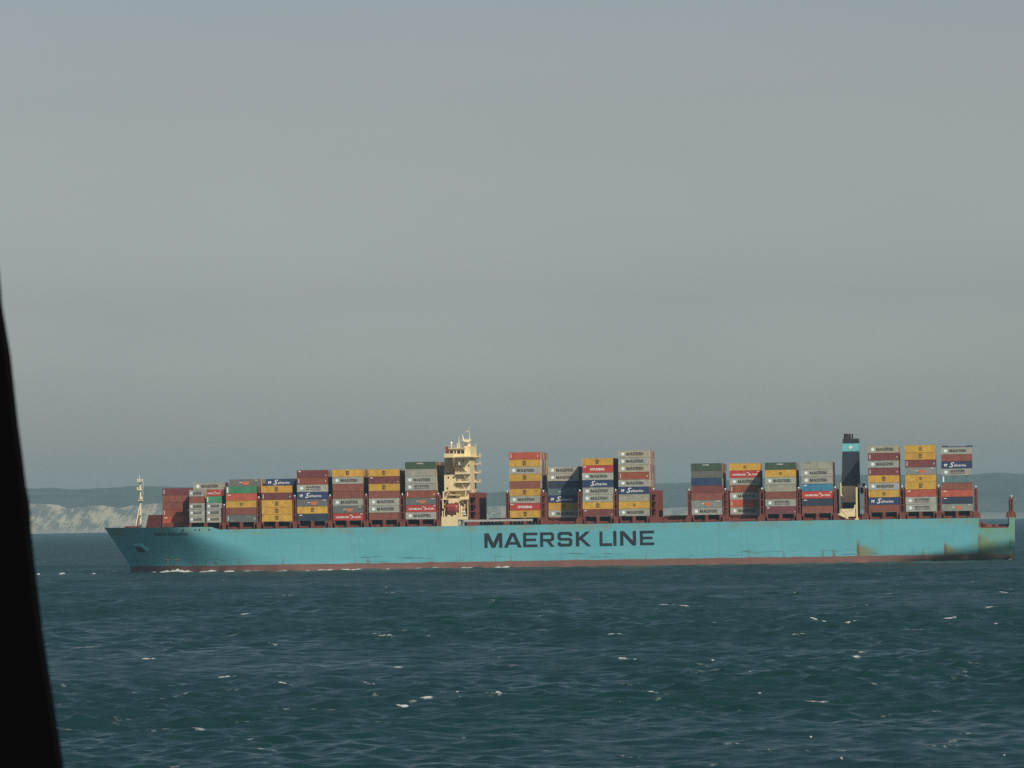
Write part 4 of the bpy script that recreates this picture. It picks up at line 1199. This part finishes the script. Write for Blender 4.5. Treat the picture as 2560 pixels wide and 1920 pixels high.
# kind: colour, description, child shapes
GREY, BEIGE, PLAIN = (.40, .395, .335), (.43, .375, .285), (.385, .37, .29)
YEL, BRN, MAR, RBR = (.63, .37, .058), (.265, .088, .062), (.20, .056, .055), (.31, .085, .045)
REDH, ORR, DBL, NVY = (.50, .056, .045), (.50, .105, .058), (.032, .060, .150), (.036, .050, .082)
GBL, GLT, GRN, BGR = (.155, .165, .155), (.28, .30, .265), (.060, .105, .062), (.075, .27, .14)
LBL, TGR, DGR = (.055, .235, .40), (.125, .22, .245), (.15, .15, .135)
KIND = {
 'G': (GREY, 'grey container with star and lettering', ('panel','star','word')),
 'W': (BEIGE, 'beige grey container with star and lettering', ('panel','star','word')),
 'g': (PLAIN, 'plain pale grey container', ('faint',)),
 'S': (GREY, 'grey container with two lettering lines', ('panel','star','sea1','sea2')),
 'Y': (YEL, 'yellow container with dark emblem', ('msc',)),
 'y': (YEL, 'yellow container with small dark emblem', ('mscs',)),
 'B': (BRN, 'plain brown container', ()),
 'b': (RBR, 'rust brown container with white mark', ('vert',)),
 'm': (MAR, 'maroon container with white bar', ('vert',)),
 'M': (MAR, 'maroon container with white corner mark', ('tl',)),
 'p': (MAR, 'plain maroon container', ()),
 'R': (REDH, 'bright red container with white cross', ('ham',)),
 'H': (REDH, 'red container with bold lettering', ('hyu',)),
 'F': (DBL, 'blue container with script and flag', ('saf','flag')),
 'f': (DBL, 'blue container with plain white script', ('saf',)),
 'N': (NVY, 'navy container with white mark', ('tl2',)),
 'D': (DBL, 'plain dark blue container', ()),
 'O': (GBL, 'dark grey container with orange block', ('orange','dash')),
 'o': (GLT, 'pale grey container with orange block', ('orange','dash')),
 'E': (GRN, 'dark green container with small lettering', ('chi',)),
 'e': (BGR, 'bright green container with white bar', ('bar',)),
 'T': (ORR, 'orange red container with white mark', ('tl2',)),
 't': (ORR, 'orange red container with white bar', ('vert',)),
 'L': (LBL, 'bright blue container with white mark', ('tl2',)),
 'Q': (TGR, 'grey teal container with white bar', ('bar',)),
 'q': (GBL, 'slate container with white bar', ('vert',)),
 'n': (NVY, 'plain navy container', ()),
 'k': ((.095,.16,.175), 'slate teal container with white dash', ('dash',)),
 'K': (DGR, 'dark grey container with faint mark', ('blob',)),
}
ORD = ['first','second','third','fourth','fifth','sixth','seventh','eighth','ninth','tenth']
# name, left px, right px, inset (m), tier height (m), kinds top to bottom, where
STACKS = [
 ('A0', 405.5, 481.5, 10.5, 2.80, 'mBBbT', 'foremost stack at the bow'),
 ('A2', 564.5, 641.0, 0.3, 2.86, 'eTyBq', 'second stack from the bow'),
 ('A3', 652.5, 731.0, 0.3, 2.86, 'YmYYY', 'third stack from the bow'),
 ('A4', 742.6, 819.4, 0.3, 2.90, 'MbSFOYN', 'fourth stack from the bow'),
 ('A5', 831.0, 909.0, 0.3, 2.90, 'YGBBGOR', 'third stack ahead of the deckhouse'),
 ('A6', 921.6, 999.0, 0.3, 2.88, 'YMYBGGB', 'second stack ahead of the deckhouse'),
 ('A7', 1013.4, 1090.6, 0.3, 2.86, 'EgGSbORG', 'stack just ahead of the deckhouse'),
 ('B1', 1274.0, 1351.0, 0.3, 2.89, 'tYGYBYGHY', 'first stack behind the deckhouse'),
 ('B2', 1371.0, 1447.0, 10.3, 2.88, 'GGnkFYG', 'second stack behind the deckhouse'),
 ('B3', 1456.5, 1533.4, 0.3, 2.90, 'YHGfGGYM', 'third stack behind the deckhouse'),
 ('B4', 1546.7, 1623.6, 0.3, 2.90, 'WGWbGFgyG', 'fourth stack behind the deckhouse'),
 ('C1', 1728.6, 1805.4, 0.3, 2.92, 'EKDpBoG', 'stack behind the empty hatch'),
 ('C2', 1825.0, 1901.6, 10.3, 2.90, 'yRGbGtG', 'third stack ahead of the funnel'),
 ('C3', 1913.0, 1991.0, 0.3, 2.90, 'EyGgBSM', 'second stack ahead of the funnel'),
 ('C4', 2004.0, 2083.0, 0.3, 2.90, 'gGGLRNB', 'stack just ahead of the funnel'),
 ('E1', 2172.0, 2249.0, 0.3, 2.92, 'WmGmYGyFB', 'stack just behind the funnel'),
 ('E2', 2264.0, 2341.5, 0.3, 2.92, 'yYmoyYTSS', 'middle stack behind the funnel'),
 ('E3', 2354.5, 2432.0, 0.3, 2.80, 'GBFSQBTNo', 'sternmost stack'),
]
GROUP = 'shipping containers stacked on the ship'
n_boxes = 0
def container(kind, x, y, z, h, label, size=40, children=True):
    global n_boxes
    col, desc, kids = KIND[kind]
    o = bpy.data.objects.new('shipping_container', ME40 if size == 40 else ME20)
    COL.objects.link(o)
    o.location = (x + random.uniform(-.05, .05), y + random.uniform(-.03, .03), z); o.scale = (1, 1, h/CH)
    j = random.uniform(.90, 1.08)
    o.color = (*[min(1, c*j*random.uniform(.97, 1.03)) for c in col], 1)
    tag(o, label, 'container', GROUP)
    def kid(me, parent=o):
        c = bpy.data.objects.new(me.name.split('.')[0], me); COL.objects.link(c); c.parent = parent; c.color = o.color
        return c
    kid(ME_D40 if size == 40 else ME_D20)
    if children:
        pan = None
        for k in kids:
            if size == 20 and k == 'bar': k = 'bar20'
            key = k if k in KID else (k, size)
            if key not in KID: continue
            c = kid(KID[key], pan if (k == 'star' and pan) else o)
            if k == 'panel': pan = c
    n_boxes += 1
    return o

INNER = []      # rows behind, that show only as slivers: (x, y, z, h, colour)
PAL = [GREY]*5 + [BEIGE]*2 + [YEL]*3 + [BRN]*4 + [MAR]*3 + [RBR]*2 + [DBL]*2 + [NVY] + [GBL]*2 + [REDH] + [GRN] + [ORR]
KPAL = 'WWWWGGGWWtYWgWgb'
def fill_inner(x, inset, n, h, up=0, first=1, show=None, where='', tall=None):
    rows = int((BEAM - 2*inset)//2.5)
    rr = random.Random(int(x*10))
    for r in range(first, rows):
        y = D + inset + CW/2 + r*2.5
        nt = n + up
        edge = r >= rows - first if first > 1 else False
        if tall and r >= tall: nt = n + 1
        for t in range(nt):
            z = ZB + t*h
            if show and r <= show[0] and t >= show[1]:
                k = rr.choice(KPAL)
                o = container(k, x, y, z, h-.06, '%s, row %s inboard, tier %s, %s' % (
                    KIND[k][1].split(' container')[0] + ' container end', ['','two','three','four','five','six','seven','eight','nine'][r],
                    ['one','two','three','four','five','six','seven','eight','nine','ten'][t], where), children=False)
            else:
                INNER.append((x, y, z, h-.035, rr.choice(PAL)))

for (nm, pl, pr, inset, h, kinds, where) in STACKS:
    x = (X(pl, 1250, inset) + X(pr, 1250, inset))/2
    n = len(kinds)
    for t, k in enumerate(reversed(kinds)):
        pos = 'topmost' if t == n-1 else ('lowest' if t == 0 else ORD[t] + ' from bottom')
        container(k, x, D+inset+CW/2, ZB + t*h, h-.06, '%s, %s, %s' % (KIND[k][1], pos, where))
    show = {'A7': (2, 4), 'B1': (3, 4), 'B4': (4, 4)}.get(nm)
    fill_inner(x, inset, n, h, show=show, where=where, tall={'A2': 5, 'A3': 8}.get(nm))

# short containers, two to a bay, near the bow
for half, kinds, pl, pr, side in ((0, 'GBGGG', 471.7, 512.5, 'forward'), (1, 'RegGW', 515.3, 555.0, 'after')):
    kinds = {'GBGGG': 'GBGGG', 'RegGW': 'ReGGW'}[kinds]
    x = (X(pl, 1265, 1.2) + X(pr, 1265, 1.2))/2
    for t, k in enumerate(reversed(kinds)):
        pos = 'topmost' if t == 4 else ('lowest' if t == 0 else ORD[t] + ' from bottom')
        container(k, x, D+1.2+CW/2, ZB + t*2.62, 2.56, 'short %s, %s, %s short stack' % (KIND[k][1].replace('container ', 'container '), pos, side), size=20)
x1 = (X(471.7, 1265, 4) + X(555, 1265, 4))/2
fill_inner(x1, 3.8, 5, 2.62, first=1)
# single long boxes riding one tier above, further inboard
for k, pl, pr, inset, z, lab in (('G', 482.7, 560, 13.0, ZB+5*2.62+.05, 'grey container with star riding alone above the short containers'),
                              ('O', 572.5, 649, 12.5, ZB+5*2.86, 'grey container with orange block riding inboard above the bright green one'),
                              ('F', 664, 739.5, 20.0, ZB+5*2.86, 'blue container with white script riding inboard above the third stack')):
    x = (X(pl, 1210, inset) + X(pr, 1210, inset))/2
    container(k, x, D+inset+CW/2, z, 2.83, lab)
    for r in range(1, 6): INNER.append((x, D+inset+CW/2+2.5*r, z, 2.83, random.choice(PAL)))

def folded_rack():
    x = (X(2354.5, 1120) + X(2432, 1120))/2; z = ZB + 9*2.8
    root = empty('folded_flat_rack', (x, D+.3+CW/2, z))
    mb = MB(); mb.box(x-CL/2, x+CL/2, D+.3, D+.3+CW, z, z+.32); mb.build('rack_base', mat('rack_blue', DBL, .6, .3), root)
    for s in (-1, 1):
        mb = MB(); xe = x + s*CL/2
        mb.box(xe, xe-s*2.4, D+.4, D+.3+CW-.1, z+.33, z+.62); mb.build('folded_end', bpy.data.materials['rack_blue'], root)
    tag(root, 'dark blue folded flat rack lying on top of the sternmost stack', 'flat rack')
folded_rack()

def inner_rows():
    me = bpy.data.meshes.new('inner_containers')
    V, Fc, Cc = [], [], []
    for x, y, z, h, c in INNER:
        n = len(V); a, b = CL/2, CW/2
        V += [(x-a,y-b,z),(x+a,y-b,z),(x+a,y+b,z),(x-a,y+b,z),(x-a,y-b,z+h),(x+a,y-b,z+h),(x+a,y+b,z+h),(x-a,y+b,z+h)]
        for f in ((0,3,2,1),(4,5,6,7),(0,1,5,4),(1,2,6,5),(2,3,7,6),(3,0,4,7)):
            Fc.append([n+i for i in f]); Cc.append(c)
    me.from_pydata(V, [], Fc)
    ca = me.color_attributes.new('paint', 'FLOAT_COLOR', 'CORNER')
    ca.data.foreach_set('color', np.repeat(np.array([(*c, 1) for c in Cc], np.float32), 4, 0).ravel())
    m = bpy.data.materials.new('inner_container_paint'); m.use_nodes = True
    nn, l = m.node_tree.nodes, m.node_tree.links
    a = nn.new('ShaderNodeVertexColor'); a.layer_name = 'paint'
    tc = nn.new('ShaderNodeTexCoord'); nz = nn.new('ShaderNodeTexNoise'); nz.inputs['Scale'].default_value = .6; nz.inputs['Detail'].default_value = 6
    l.new(tc.outputs['Object'], nz.inputs['Vector'])
    mr = nn.new('ShaderNodeMapRange'); mr.inputs[1].default_value = .3; mr.inputs[2].default_value = .7; mr.inputs[3].default_value = .7; mr.inputs[4].default_value = 1.1
    l.new(nz.outputs[0], mr.inputs[0])
    mx = nn.new('ShaderNodeMix'); mx.data_type = 'RGBA'; mx.blend_type = 'MULTIPLY'; mx.inputs[0].default_value = 1
    l.new(a.outputs[0], mx.inputs[6]); l.new(mr.outputs[0], mx.inputs[7])
    l.new(mx.outputs[2], nn['Principled BSDF'].inputs['Base Color']); nn['Principled BSDF'].inputs['Roughness'].default_value = .55
    me.materials.append(m)
    o = bpy.data.objects.new('inner_containers', me); COL.objects.link(o)
    tag(o, 'rows of mixed coloured containers packed behind the outer stacks across the ship', 'containers', kind='stuff')
inner_rows()

# ================================================================== window frame of the ferry the picture is taken from
def window_frame():
    dist = 3.0
    edge = [(-60,250),(-22,560),(0,690),(6,765),(27,888),(45,1052),(56,1134),(66,1216),(75,1262),(79.5,1339),(88.5,1421),(108,1585),(127,1708),(160,1920),(205,2200),(300,2800)]
    pts = []
    for px, py in edge:
        d = RC @ Vector(((px - W0/2)/F, -(py - H0/2)/F, -1)); t = dist/d.y
        pts.append((d.x*t, dist, CAM_H + d.z*t))
    mb = MB()
    a, b = pts[0], pts[-1]
    front = [(a[0]-.02, dist, a[2]+.5)] + pts + [(b[0]+.03, dist, b[2]-.12), (b[0]+.03, dist, b[2]-1.2), (a[0]-.35, dist, b[2]-1.2), (a[0]-.35, dist, a[2]+.5)]
    mb.prism(front, (0, -.02, 0))
    o = mb.build('window_frame', M_FRAME)
    tag(o, 'black out of focus window frame edge down the left of the view', 'window frame')
window_frame()

# ================================================================== exhaust and haze
def smoke():
    mb = MB(); c = at(2118, 1083, D+24)
    rr = random.Random(4)
    k = len(mb.v); n, m = 14, 12
    for i in range(n+1):
        t = i/n; cx = c.x - 14*t; cz = c.z + .6 + 3.2*t**.7; r = (.9 + 2.6*t**.8)*max(.12, math.sin(math.pi*min(1, .15+.85*(1-t)**.5)))
        for j in range(m):
            a = 2*math.pi*j/m; q = r*rr.uniform(.85, 1.15); mb.v.append((cx, c.y + q*math.cos(a), cz + q*math.sin(a)))
    for i in range(n):
        for j in range(m): mb.f.append([k+i*m+j, k+(i+1)*m+j, k+(i+1)*m+(j+1)%m, k+i*m+(j+1)%m]); mb.m.append(0)
    mb.f.append([k+j for j in range(m)]); mb.m.append(0); mb.f.append([k+n*m+j for j in range(m)]); mb.m.append(0)
    ma = bpy.data.materials.new('exhaust_smoke'); ma.use_nodes = True
    nn, l = ma.node_tree.nodes, ma.node_tree.links
    nn.remove(nn['Principled BSDF'])
    v = nn.new('ShaderNodeVolumePrincipled'); v.inputs['Color'].default_value = (.50, .36, .20, 1); v.inputs['Density'].default_value = .013
    l.new(v.outputs[0], nn['Material Output'].inputs['Volume'])
    o = mb.build('exhaust_smoke', ma)
    tag(o, 'faint brown exhaust drifting forward from the dark funnel', 'smoke', kind='stuff')
smoke()

def haze():
    mb = MB(); mb.box(-7200, 5200, -1000, 17200, -4.0, 160)
    m = bpy.data.materials.new('haze'); m.use_nodes = True
    nn, l = m.node_tree.nodes, m.node_tree.links
    nn.remove(nn['Principled BSDF'])
    v = nn.new('ShaderNodeVolumePrincipled')
    v.inputs['Color'].default_value = (.50, .80, .94, 1); v.inputs['Density'].default_value = 3.1e-5; v.inputs['Anisotropy'].default_value = 0.0
    l.new(v.outputs[0], nn['Material Output'].inputs['Volume'])
    o = mb.build('haze', m)
    tag(o, 'pale blue grey sea haze that fades the far coast', 'haze', kind='stuff')
haze()
print('containers', n_boxes, 'inner', len(INNER))
